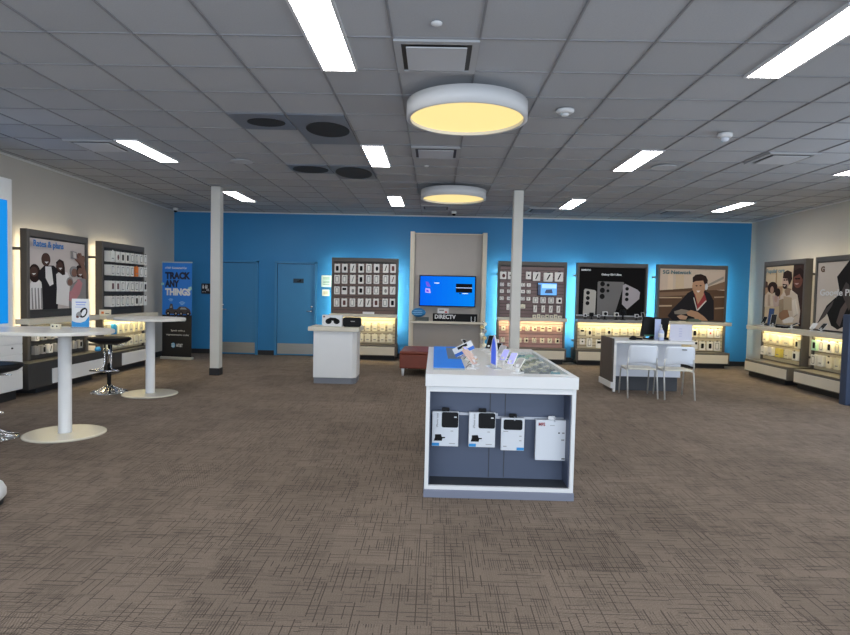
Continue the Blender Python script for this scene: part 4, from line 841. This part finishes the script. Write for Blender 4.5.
b.prism([(-0.27, 0.97), (-0.25, 1.06), (-0.18, 1.08), (-0.15, 1.19), (-0.10, 1.18), (-0.08, 1.07), (0.0, 1.07), (0.06, 1.13), (0.20, 1.13), (0.30, 1.07), (0.33, 0.97)], -0.008, -0.006, VB)
for cx in (-0.2, -0.02, 0.1, 0.26): b.prism(ell(cx, 0.98, 0.045, 0.045, 16), -0.010, -0.006, BLACK); b.prism(ell(cx, 0.98, 0.02, 0.02, 12), -0.012, -0.006, VL)
b.prism([(-0.16, 1.10), (-0.13, 1.15), (-0.11, 1.10)], -0.010, -0.006, VL); b.prism([(0.07, 1.07), (0.10, 1.11), (0.19, 1.11), (0.23, 1.07)], -0.010, -0.006, GY)
b.prism([(-0.36, 1.58), (-0.30, 1.58), (-0.30, 1.63), (-0.36, 1.63)], -0.008, -0.006, mat('banner_mint', (0.35, 0.65, 0.6), 0.5)); b.prism([(0.26, 1.54), (0.33, 1.56), (0.34, 1.50), (0.27, 1.44)], -0.008, -0.006, mat('banner_mint', (0.35, 0.65, 0.6), 0.5))
b.build('print', t)
# cut-off white pedestal at the very left
t = thing('white_pedestal', 'rounded white pedestal foot just entering the left edge of the photo', 'pedestal', (-3.175, 4.03, 0))
b = MB(); b.lathe([(0.165, 0.03), (0.19, 0.06), (0.19, 0.10), (0.17, 0.14), (0.13, 0.165)], WHITE, seg=36); b.build('body', t)
b = MB(); b.lathe([(0.17, 0), (0.17, 0.03)], BASEB, seg=32); b.build('foot_ring', t)

# ================================================================ CENTRE : counter, ottoman, island
t = thing('service_counter', 'white service counter with grey plinth standing before the left case wall', 'counter', (-1.64, 9.80, 0))
b = MB(); b.prism([(-0.355, 0), (0.29, 0), (0.355, 0.08), (0.355, 0.52), (-0.355, 0.52)], 0.10, 0.875, WHITE, 'z'); b.build('body', t, bevel=0.006)
b = MB(); b.prism([(-0.345, 0.012), (0.285, 0.012), (0.345, 0.09), (0.345, 0.50), (-0.345, 0.50)], 0, 0.10, GREYL, 'z'); b.build('plinth', t)
b = MB(); b.box(-0.44, 0.41, -0.05, 0.56, 0.875, 0.945, CREAM); b.build('countertop', t, bevel=0.01)
t = thing('headphone_box', 'white box with printed black headphones on the white service counter', 'box', (-1.71, 9.97, 0.946))
b = MB(); b.box(-0.17, 0.17, -0.05, 0.05, 0, 0.19, WPL); b.build('carton', t, bevel=0.004)
b = MB()
b.prism(ell(-0.06, 0.085, 0.052, 0.045, 20), -0.053, -0.05, BLACK); b.prism(ell(0.075, 0.085, 0.052, 0.045, 20), -0.053, -0.05, BLACK); b.prism([(-0.08, 0.125), (-0.03, 0.15), (0.06, 0.145), (0.10, 0.12), (0.08, 0.09), (-0.06, 0.10)], -0.053, -0.05, BLACK)
b.box(-0.15, -0.12, -0.053, -0.05, 0.15, 0.175, PRM)
b.build('print', t)
t = thing('speaker_box', 'black rounded box beside the headphone box on the service counter', 'box', (-1.38, 9.98, 0.946))
b = MB(); b.prism(rrect(-0.15, 0.15, 0, 0.155, 0.035, 5), -0.06, 0.06, BLACK); b.build('body', t, bevel=0.006)
b = MB(); b.box(-0.02, 0.05, -0.062, -0.06, 0.085, 0.10, PRG); b.build('badge', t)
# ottoman
t = thing('ottoman', 'rust red upholstered ottoman with white feet behind the display island', 'ottoman', (-0.01, 11.45, 0), R(-2))
b = MB(); b.box(-0.6, 0.6, -0.55, 0.55, 0.14, 0.40, RUST); b.build('body', t, bevel=0.02, segs=3)
b = MB(); b.box(-0.6, 0.6, -0.55, 0.55, 0.40, 0.46, RUST); b.build('cushion', t, bevel=0.022, segs=3)
for sx in (-1, 1):
    for sy2 in (-1, 1):
        b = MB(); b.lathe([(0.018, 0), (0.032, 0.14)], WPL, c=(sx*0.54, sy2*0.49, 0), seg=16); b.build('leg', t)

# display island
IX0, IX1, IY0, IY1 = -0.05, 1.08, 4.47, 6.60
t = thing('display_island', 'white display island with open slate blue niche in front, glass topped', 'display island', (0, 0, 0))
b = MB()
fw_ = 0.03; ND = 0.25
b.box(IX0, IX0+fw_, IY0, IY0+ND, 0.06, 0.848, WHITE); b.box(IX1-fw_, IX1, IY0, IY0+ND, 0.06, 0.848, WHITE)
b.box(IX0+fw_, IX1-fw_, IY0, IY0+ND, 0.808, 0.848, WHITE); b.box(IX0+fw_, IX1-fw_, IY0, IY0+0.03, 0.06, 0.09, WHITE)
b.box(IX0, IX1, IY0+ND, IY1, 0.06, 0.848, WHITE)
b.build('body', t, bevel=0.003)
b = MB(); b.box(IX0+fw_, IX1-fw_, IY0+ND-0.012, IY0+ND-0.001, 0.085, 0.808, SLATE); b.box(IX0+fw_, IX0+fw_+0.008, IY0+0.03, IY0+ND-0.012, 0.094, 0.808, SLATE); b.box(IX1-fw_-0.008, IX1-fw_, IY0+0.03, IY0+ND-0.012, 0.094, 0.808, SLATE)
for x in (0.455, 0.575): b.box(x, x+0.006, IY0+ND-0.016, IY0+ND-0.012, 0.094, 0.808, SLATED)
b.build('niche_lining', t)
b = MB(); b.box(IX0+fw_, IX1-fw_, IY0+0.03, IY0+ND-0.012, 0.062, 0.088, SLATED); b.build('niche_floor', t)
b = MB(); b.box(IX0-0.005, IX1+0.005, IY0-0.01, IY1+0.005, 0, 0.06, mat('island_plinth', (0.22, 0.235, 0.30), 0.4)); b.build('plinth', t, bevel=0.003)
tz0, tz1 = 0.855, 0.945; TX0, TX1, TY0, TY1 = -0.056, 1.086, 4.43, 6.66
ITOP = mat('island_top', (0.80, 0.79, 0.77), 0.3, vary=0.02)
gx0, gx1, gy0, gy1 = 0.68, 1.05, 4.60, 6.30
b = MB()
b.box(TX0, gx0, TY0, TY1, tz0, tz1, ITOP); b.box(gx1, TX1, TY0, TY1, tz0, tz1, ITOP); b.box(gx0, gx1, TY0, gy0, tz0, tz1, ITOP); b.box(gx0, gx1, gy1, TY1, tz0, tz1, ITOP)
b.box(gx0, gx1, gy0, gy1, tz0, tz0+0.05, mat('case_floor', (0.20, 0.25, 0.24), 0.5))
b.build('top_slab', t)
b = MB(); b.box(gx0+0.002, gx1-0.002, gy0+0.002, gy1-0.002, tz1-0.006, tz1-0.001, mat('case_glass', (0.8, 0.95, 0.92), 0.05, alpha=0.15)); b.build('glass_lid', t)
b = MB(); b.box(IX0+0.01, IX1-0.01, IY0+0.01, IY1-0.01, 0.848, 0.855, BLACK); b.build('shadow_gap', t)
RAIL = mat('rail_steel', (0.55, 0.57, 0.62), 0.35, 0.6)
for (x0, x1, z) in ((-0.005, 0.52, 0.60), (0.50, 1.04, 0.578)):
    b = MB(); b.box(x0, x1, IY0+ND-0.030, IY0+ND-0.016, z-0.010, z+0.010, RAIL); rl = b.build('hook_rail', t)
    for hx in ((0.12, 0.40) if x0 == 0 else (0.64, 0.95)):
        b = MB(); b.tube([(hx, IY0+ND-0.03, z), (hx, IY0+0.12, z), (hx, IY0+0.105, z+0.008)], 0.0035, RAIL, seg=8); b.build('peg_hook', rl)
def big_pack(x0, x1, z0, z1, label, kind, y=4.635):
    wd, h = x1-x0, z1-z0
    t = thing('hanging_package', label, 'package', ((x0+x1)/2, y, z0), 0, 'packages hanging in the island niche')
    b = MB(); b.box(-wd/2, wd/2, -0.018, 0.018, 0, h, mat('island_pack_white', (0.75, 0.77, 0.80), 0.45)); b.build('carton', t, bevel=0.004)
    b = MB()
    if kind == 'plain': b.prism(rrect(-0.025, 0.03, h, h+0.028, 0.008), -0.006, 0.006, WPL)
    else: b.prism(rrect(-0.03, 0.03, h, h+0.03, 0.008), -0.008, 0.008, BLACK)
    b.build('hang_tab', t)
    b = MB(); y0, y1 = -0.0205, -0.018
    if kind == 'car':
        b.prism(rrect(-wd*0.14, wd*0.48, h*0.55, h*0.99, 0.014), y0-0.003, y1, BLACK)
        b.prism(rrect(wd*0.32, wd*0.42, h*0.84, h*0.87, 0.002, 2), y0-0.005, y0-0.003, WPL)
        b.prism([(-wd*0.42, h*0.16), (-wd*0.38, h*0.26), (-wd*0.38, h*0.34), (-wd*0.16, h*0.35), (-wd*0.12, h*0.27), (wd*0.0, h*0.27), (wd*0.0, h*0.24), (-wd*0.10, h*0.23), (-wd*0.12, h*0.16)], y0, y1, PRB)
        b.box(-wd/2+0.002, -wd*0.22, y0, y1, 0.004, h*0.10, PACKB)
        b.box(wd*0.15, wd*0.38, y0, y1, h*0.08, h*0.095, PRG); b.box(wd*0.2, wd*0.3, y0, y1, h*0.44, h*0.455, PRG)
    elif kind == 'case':
        b.prism(rrect(-wd*0.40, wd*0.40, h*0.64, h*0.95, 0.014), y0-0.003, y1, BLACK)
        b.box(wd*0.18, wd/2-0.002, y0, y1, 0.004, h*0.10, PACKB)
        b.box(-wd*0.4, -wd*0.2, y0, y1, h*0.58, h*0.595, PRG); b.box(wd*0.28, wd*0.38, y0, y1, h*0.44, h*0.46, PRG); b.box(wd*0.28, wd*0.38, y0, y1, h*0.30, h*0.32, PRG); b.box(-wd*0.4, -wd*0.25, y0, y1, h*0.12, h*0.14, PRG)
    else:
        b.box(-wd*0.05, wd*0.1, y0, y1, h*0.865, h*0.875, PRG); b.box(wd*0.22, wd*0.27, y0, y1, h*0.67, h*0.70, PRB); b.box(wd*0.34, wd*0.42, y0, y1, h*0.67, h*0.70, PRG); b.box(wd*0.32, wd*0.42, y0, y1, h*0.50, h*0.53, PRG); b.box(wd*0.35, wd*0.45, y0, y1, 0.012, 0.020, PRB)
    b.build('print', t)
    if kind == 'plain': text('lettering', 'MFS', 0.035, mat('ink_redbrown', (0.35, 0.03, 0.04), 0.5), t, Matrix.Translation((-wd*0.42, y0, h*0.855)) @ UP, 0.05, bold=0.001)
    if kind == 'car':
        text('lettering', 'iPhone case', 0.022, PRG, t, Matrix.Translation((-wd*0.27, y0, h*0.55)) @ Matrix.Rotation(R(-90), 4, 'Y') @ UP, 0.11)
big_pack(0.0, 0.208, 0.355, 0.628, 'white package with black corner window, leftmost in the island niche', 'car')
big_pack(0.288, 0.495, 0.355, 0.628, 'white package with black corner window, second from left in the island niche', 'car')
big_pack(0.54, 0.722, 0.335, 0.592, 'narrower white package with black band on top in the island niche', 'case')
big_pack(0.81, 1.052, 0.265, 0.583, 'tall plain white package with small red lettering in the island niche', 'plain')

# goods on the island
t = thing('blue_display_mat', 'bright blue display mat lying on the left of the island top', 'mat', (0.13, 5.62, 0.946))
b = MB(); b.box(-0.13, 0.12, -0.92, 0.95, 0, 0.012, mat('mat_edge', (0.30, 0.36, 0.42), 0.5)); b.build('board', t)
b = MB(); b.box(-0.13, 0.12, -0.90, 0.95, 0.012, 0.014, mat('mat_blue', (0.01, 0.24, 0.95), 0.6, spec=0.2)); b.build('blue_sheet', t)
b = MB(); b.box(0.0, 0.12, -0.25, 0.80, 0.014, 0.016, mat('mat_grey', (0.12, 0.17, 0.25), 0.5)); b.build('grey_sheet', t)
GI = 'phones on the island top'
def isl_phone(x, y, rz, label, h=0.15, w=0.075, tilt=30, body=None, scr=None):
    stand_phone('display_phone', x, y, 0.946, label, rz, h, w, tilt, body, scr, GI)
GOLD = mat('gold_body', (0.62, 0.48, 0.22), 0.3, 0.3); PEACH = mat('peach_body', (0.72, 0.50, 0.42), 0.4); LIL = mat('lilac_body', (0.45, 0.42, 0.75), 0.4); SLV = mat('silver_body', (0.5, 0.5, 0.52), 0.3, 0.4)
LSC = mat('screen_lilac', (0.4, 0.4, 0.8), 0.25, emit=0.35, ecol=(0.42, 0.42, 0.85))
isl_phone(0.33, 4.80, R(62), 'peach phone tilted on stand at the near front of the island, left side', 0.15, 0.078, 45, PEACH, PEACH)
isl_phone(0.36, 5.08, R(65), 'gold edged phone on stand, second on the island left row', 0.13, 0.07, 52, GOLD, PEACH)
isl_phone(0.34, 5.40, R(60), 'lilac screen phone on stand in the middle of the island left row', 0.12, 0.065, 50, GOLD, LSC)
isl_phone(0.34, 5.72, R(60), 'cream phone on stand with dark top in the island left row', 0.11, 0.06, 45, PACKC, GOLD)
isl_phone(0.35, 6.05, R(50), 'silver phone on stand near the far end of the island left row', 0.12, 0.06, 40, SLV, BLACK)
isl_phone(0.645, 4.58, R(-38), 'white phone on stand nearest the front on the island right row', 0.11, 0.062, 50, PACKW, SLV)
isl_phone(0.625, 4.82, R(-35), 'lilac lit phone on stand, second on the island right row', 0.12, 0.062, 42, PACKW, LSC)
isl_phone(0.59, 5.08, R(-40), 'lilac lit phone on stand, third on the island right row', 0.12, 0.066, 40, WPL, LSC)
isl_phone(0.59, 5.32, R(-35), 'silver phone on stand, fourth on the island right row', 0.13, 0.066, 38, WPL, SLV)
isl_phone(0.58, 5.58, R(-40), 'silver phone with dark screen, fifth on the island right row', 0.13, 0.066, 35, SLV, BLACK)
isl_phone(0.58, 5.86, R(-40), 'white phone with pale screen, sixth on the island right row', 0.14, 0.068, 30, WPL, PEACH)
isl_phone(0.57, 6.18, R(-40), 'dark phone on stand, farthest on the island right row', 0.15, 0.07, 25, PRG, BLACK)
# tilted tag sign
t = thing('price_sign', 'tilted blue and white sign with black band on island left row', 'sign', (0.295, 5.50, 0.946), 0)
Mt = Matrix.Translation((-0.015, 0, 0.082)) @ Matrix.Rotation(R(-27), 4, 'Y') @ Matrix.Scale(0.8, 4)
b = MB(); b.tube([(0, 0.01, 0), (-0.01, 0.008, 0.08)], 0.006, CHROME); b.box(-0.03, 0.03, -0.02, 0.04, 0, 0.008, WPL); b.build('stand', t)
b = MB(); b.box(-0.12, 0.12, -0.006, 0.0, -0.04, 0.07, WPL, M=Mt); b.build('board', t)
b = MB(); b.box(-0.12, 0.12, -0.009, -0.006, -0.035, 0.003, mat('tag_blue', (0.02, 0.14, 0.62), 0.4), M=Mt); b.box(-0.06, 0.06, -0.009, -0.006, 0.032, 0.062, BLACK, M=Mt)
for k in range(3): b.prism(ell(-0.09+k*0.03, -0.055, 0.010, 0.009, 10), -0.009, -0.0, LIL, M=Mt)
b.build('print', t)
# upright acrylic
t = thing('acrylic_sign', 'tall upright acrylic sign glowing blue, edge on to the viewer, on the island', 'sign', (0.50, 4.90, 0.946), R(101))
b = MB(); b.box(-0.11, 0.11, -0.035, 0.035, 0, 0.012, CLEAR); b.build('foot', t, bevel=0.003)
b = MB(); b.prism([(-0.075, 0.012), (0.085, 0.012), (0.085, 0.16), (0.06, 0.225), (0.01, 0.27), (-0.045, 0.225), (-0.075, 0.16)], -0.004, 0.004, WPL); b.build('holder', t)
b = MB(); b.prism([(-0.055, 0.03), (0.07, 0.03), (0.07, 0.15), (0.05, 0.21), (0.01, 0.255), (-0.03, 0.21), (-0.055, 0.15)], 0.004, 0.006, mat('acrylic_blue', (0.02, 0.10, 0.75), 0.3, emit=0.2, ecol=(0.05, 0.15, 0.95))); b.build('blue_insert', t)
t = thing('charm_stand', 'slender tall beige stand strung with small charms at the island far end', 'display stand', (0.53, 6.45, 0.946))
b = MB(); b.lathe([(0.05, 0), (0.05, 0.012), (0.012, 0.016)], WPL, seg=20); b.build('foot', t)
b = MB(); b.tube([(0, 0, 0.01), (0, 0, 0.31)], 0.007, CHROME); b.build('post', t)
for k in range(7):
    b = MB(); b.lathe([(0.006, -0.022), (0.022, -0.008), (0.022, 0.01), (0.006, 0.024)], [PACKC, PRG, GOLD][k % 3], c=(0.016*(-1)**k, -0.01, 0.05+k*0.038), seg=12); b.build('charm', t)
# goods in the glass case
random.seed(3)
cols = [PRG, PACKGN, PACKC, SLATE, PACKW, GREYL, mat('teal_item', (0.05, 0.30, 0.40), 0.4), mat('olive_item', (0.22, 0.24, 0.14), 0.5)]
n = 0
for j in range(9):
    for i in range(4):
        x = gx0+0.05+i*0.09; y = gy0+0.09+j*0.185
        b = MB(); b.lathe([(0.038, 0), (0.040, 0.008), (0.034, 0.022)], cols[(i*3+j*5) % 8], seg=16, sy_=1.15)
        b.lathe([(0.018, 0.022), (0.018, 0.026)], cols[(i*5+j*3+2) % 8], seg=14)
        o = b.build('watch', loc=(x, y, tz0+0.0505), rz=random.uniform(-0.5, 0.5))
        rowt = ['nearest', 'second', 'third', 'fourth', 'middle', 'sixth', 'seventh', 'eighth', 'farthest'][j]
        tag(o, 'small round watch in the island glass case, %s row, %s from left' % (rowt, ORD[i]), 'watch', 'watches in the island glass case')
# ================================================================ DESK AND CHAIRS
DX0, DX1, DY0, DY1 = 2.90, 4.22, 9.70, 10.38
t = thing('consultation_desk', 'white desk with dark brown side panel and modesty panel before the poster walls', 'desk', (0, 0, 0))
DKB = mat('desk_brown', (0.085, 0.07, 0.06), 0.5, vary=0.1, vscale=10)
DSK = mat('desk_white', (0.66, 0.70, 0.78), 0.35)
b = MB(); b.box(DX0, DX0+0.03, DY0, DY1, 0.13, 0.87, DKB); b.build('side_panel', t, bevel=0.003)
b = MB(); b.box(DX0-0.012, DX0+0.03, DY0-0.01, DY1+0.01, 0.06, 0.16, WHITE); b.box(DX0+0.03, DX0+0.07, DY0-0.005, DY0+0.05, 0.0, 0.80, WHITE); b.build('end_frame', t, bevel=0.003)
b = MB(); b.box(DX0+0.07, 4.07, DY0+0.14, DY0+0.16, 0.24, 0.80, DSK); b.build('modesty_panel', t)
b = MB(); b.box(DX0+0.03, DX1, DY0-0.03, DY1, 0.80, 0.845, ITOP); b.build('desktop', t, bevel=0.006)
b = MB(); b.box(4.03, 4.07, DY0+0.16, DY1-0.02, 0.24, 0.80, WHITE); b.build('end_panel', t, bevel=0.003)
b = MB(); b.box(DX0+0.08, 4.05, DY0+0.20, DY1-0.03, 0.0, 0.24, SLATED); b.build('rear_plinth', t)
t = thing('desk_monitor', 'black computer monitor turned away on the white desk', 'monitor', (3.66, 10.08, 0.846), R(10))
b = MB(); Mt = Matrix.Rotation(R(8), 4, 'X')
b.prism([(-0.20, 0.05), (0.13, 0.05), (0.19, 0.36), (-0.155, 0.385)], -0.03, 0.02, BLACK); b.build('screen_back', t, bevel=0.006)
b = MB(); b.box(-0.10, 0.08, -0.08, 0.10, 0, 0.014, BLACK); b.box(-0.03, 0.03, -0.02, 0.03, 0.014, 0.12, BLACK); b.build('stand', t, bevel=0.004)
b = MB(); b.prism([(-0.15, 0.055), (0.09, 0.06), (0.09, 0.08), (-0.15, 0.078)], -0.034, -0.03, mat('green_reflect', (0.05, 0.16, 0.10), 0.4)); b.build('reflection_strip', t)  # green reflection painted on as a thin strip across the screen back
t = thing('card_terminal', 'slim dark second screen angled behind the spray bottle on the desk', 'monitor', (3.90, 10.10, 0.846), R(-15))
b = MB(); b.prism([(-0.09, 0.03), (0.02, 0.03), (0.06, 0.37), (-0.05, 0.36)], -0.015, 0.015, BLACK); b.build('screen', t, bevel=0.004)
b = MB(); b.box(-0.08, 0.05, -0.06, 0.08, 0, 0.03, BLACK); b.build('stand', t, bevel=0.004)
t = thing('pump_bottle', 'pale translucent pump bottle standing in front of the monitors', 'bottle', (3.74, 9.86, 0.846))
PB = mat('bottle_pale', (0.55, 0.62, 0.85), 0.2); b = MB(); b.lathe([(0.042, 0), (0.046, 0.02), (0.046, 0.14), (0.03, 0.17), (0.018, 0.18)], PB, seg=24); b.build('bottle_body', t)
b = MB(); b.lathe([(0.018, 0.18), (0.018, 0.205), (0.008, 0.21), (0.008, 0.25)], WPL, seg=16); b.tube([(0, 0, 0.255), (-0.02, -0.02, 0.26), (-0.05, -0.04, 0.25)], 0.008, WPL); b.build('pump', t)
b = MB(); b.lathe([(0.0475, 0.05), (0.0475, 0.12)], WPL, seg=24); b.build('bottle_label', t)
t = thing('tall_blue_strip', 'tall pale blue upright strip behind the pump bottle on the desk', 'card', (3.72, 9.97, 0.846), R(5))
b = MB(); b.box(-0.05, 0.05, -0.004, 0.004, 0.006, 0.345, mat('pale_blue_upright', (0.50, 0.58, 0.85), 0.3)); b.box(-0.05, 0.05, -0.03, 0.03, 0, 0.006, WPL); b.build('card', t)  # pale blue upright strip on a white foot
t = thing('document_holder', 'white sign holder standing at the right end of the desk', 'sign holder', (4.06, 9.82, 0.846), R(2))
b = MB(); b.box(-0.20, 0.17, -0.006, 0.006, 0.0, 0.275, mat('lilac_white', (0.62, 0.62, 0.72), 0.4)); b.box(-0.20, 0.17, -0.04, 0.04, 0, 0.008, WPL); b.build('holder', t, bevel=0.002)
b = MB()
for z in (0.20, 0.16, 0.12, 0.08): b.box(-0.05, 0.0, -0.008, -0.006, z-0.008, z+0.008, mat('ink_faint', (0.50, 0.50, 0.66), 0.5))
b.build('print', t)
t = thing('barcode_scanner', 'black handheld scanner lying at the left of the desk top', 'scanner', (3.28, 9.85, 0.846), R(5))
b = MB(); b.lathe([(0.05, 0), (0.075, 0.012), (0.06, 0.03), (0.035, 0.055), (0.02, 0.066)], BLACK, seg=20, sy_=0.7); b.build('head', t)
b = MB(); b.tube([(0.05, 0, 0.022), (0.10, -0.01, 0.022), (0.15, -0.015, 0.018)], [0.02, 0.017, 0.013], BLACK); b.build('handle', t)
CHW = mat('chair_shell', (0.80, 0.85, 0.92), 0.35); CHS = mat('chair_seat', (0.82, 0.80, 0.70), 0.4); LEGM = mat('chair_leg', (0.60, 0.60, 0.58), 0.35, 0.3)
def chair(x, y, rz, label):
    """faces +y (toward the desk); origin between the feet"""
    t = thing('visitor_chair', label, 'chair', (x, y, 0), rz, 'white chairs at the desk')
    # backrest: curved shell
    b = MB(); n = 10; rows_ = []
    for k, z in enumerate((0.50, 0.56, 0.64, 0.72, 0.79, 0.815)):
        rw = []
        hwid = (0.215, 0.222, 0.228, 0.225, 0.215, 0.19)[k]
        for i in range(n+1):
            u = -1 + 2*i/n; xx2 = hwid*u; arch = 0.05*(1-u*u) if k == 0 else 0
            rw.append(Vector((xx2, -0.235-0.05*(z-0.5)/0.3 + 0.055*u*u, z+arch)))
        rows_.append(rw)
    i_ = b.mi(CHW)
    V1 = [[b.bm.verts.new(p) for p in r_] for r_ in rows_]
    for a in range(5):
        for c in range(n):
            f = b.bm.faces.new([V1[a][c], V1[a][c+1], V1[a+1][c+1], V1[a+1][c]]); f.smooth = True
    o = b.build('backrest', t); sm = o.modifiers.new('solid', 'SOLIDIFY'); sm.thickness = 0.012
    # seat
    b = MB(); b.prism(rrect(-0.225, 0.225, -0.21, 0.24, 0.06, 5), 0.435, 0.452, CHS, 'z'); b.build('seat', t, bevel=0.006)
    for s_ in (-1, 1):
        b = MB(); b.tube([(s_*0.225, -0.275, 0), (s_*0.222, -0.20, 0.40), (s_*0.222, -0.18, 0.43), (s_*0.222, -0.17, 0.47)], 0.0115, LEGM); b.build('leg', t)
        b = MB(); b.tube([(s_*0.225, 0.255, 0), (s_*0.222, 0.20, 0.40), (s_*0.21, 0.15, 0.425), (s_*0.21, -0.18, 0.425)], 0.0115, LEGM); b.build('leg', t)
        b = MB(); b.tube([(s_*0.222, -0.18, 0.43), (s_*0.222, -0.20, 0.52), (s_*0.212, -0.205, 0.62)], 0.0105, LEGM); b.build('back_post', t)
    b = MB(); b.tube([(-0.21, 0.12, 0.425), (0.21, 0.12, 0.425)], 0.009, LEGM); b.build('seat_rail', t)
    return t
chair(3.225, 9.38, R(-3), 'white shell chair on the left before the desk, back to the viewer')
c2 = chair(3.755, 9.31, R(-2), 'white shell chair on the right before the desk, dark slot in its back')
b = MB(); b.prism(rrect(-0.03, 0.04, 0.765, 0.777, 0.005), -0.303, -0.283, PRB, M=Matrix.Translation((0.03, 0, 0))); b.build('grip_slot', c2)
# kiosk at the right edge
t = thing('navy_kiosk', 'navy grey floor kiosk cut by the right edge of the photo', 'kiosk', (6.50, 9.0, 0))
b = MB(); b.box(-0.33, 0.40, -0.05, 0.10, 0, 1.36, NAVY); b.build('panel', t, bevel=0.012)
b = MB()
for z in (0.90, 0.72): b.prism(ell(-0.22, z, 0.055, 0.055, 20), -0.056, -0.05, mat('navy_dark', (0.01, 0.015, 0.03), 0.4))
b.build('round_openings', t)
b = MB(); b.box(-0.28, 0.36, -0.09, 0.14, 0, 0.03, NAVY); b.build('foot', t, bevel=0.004)
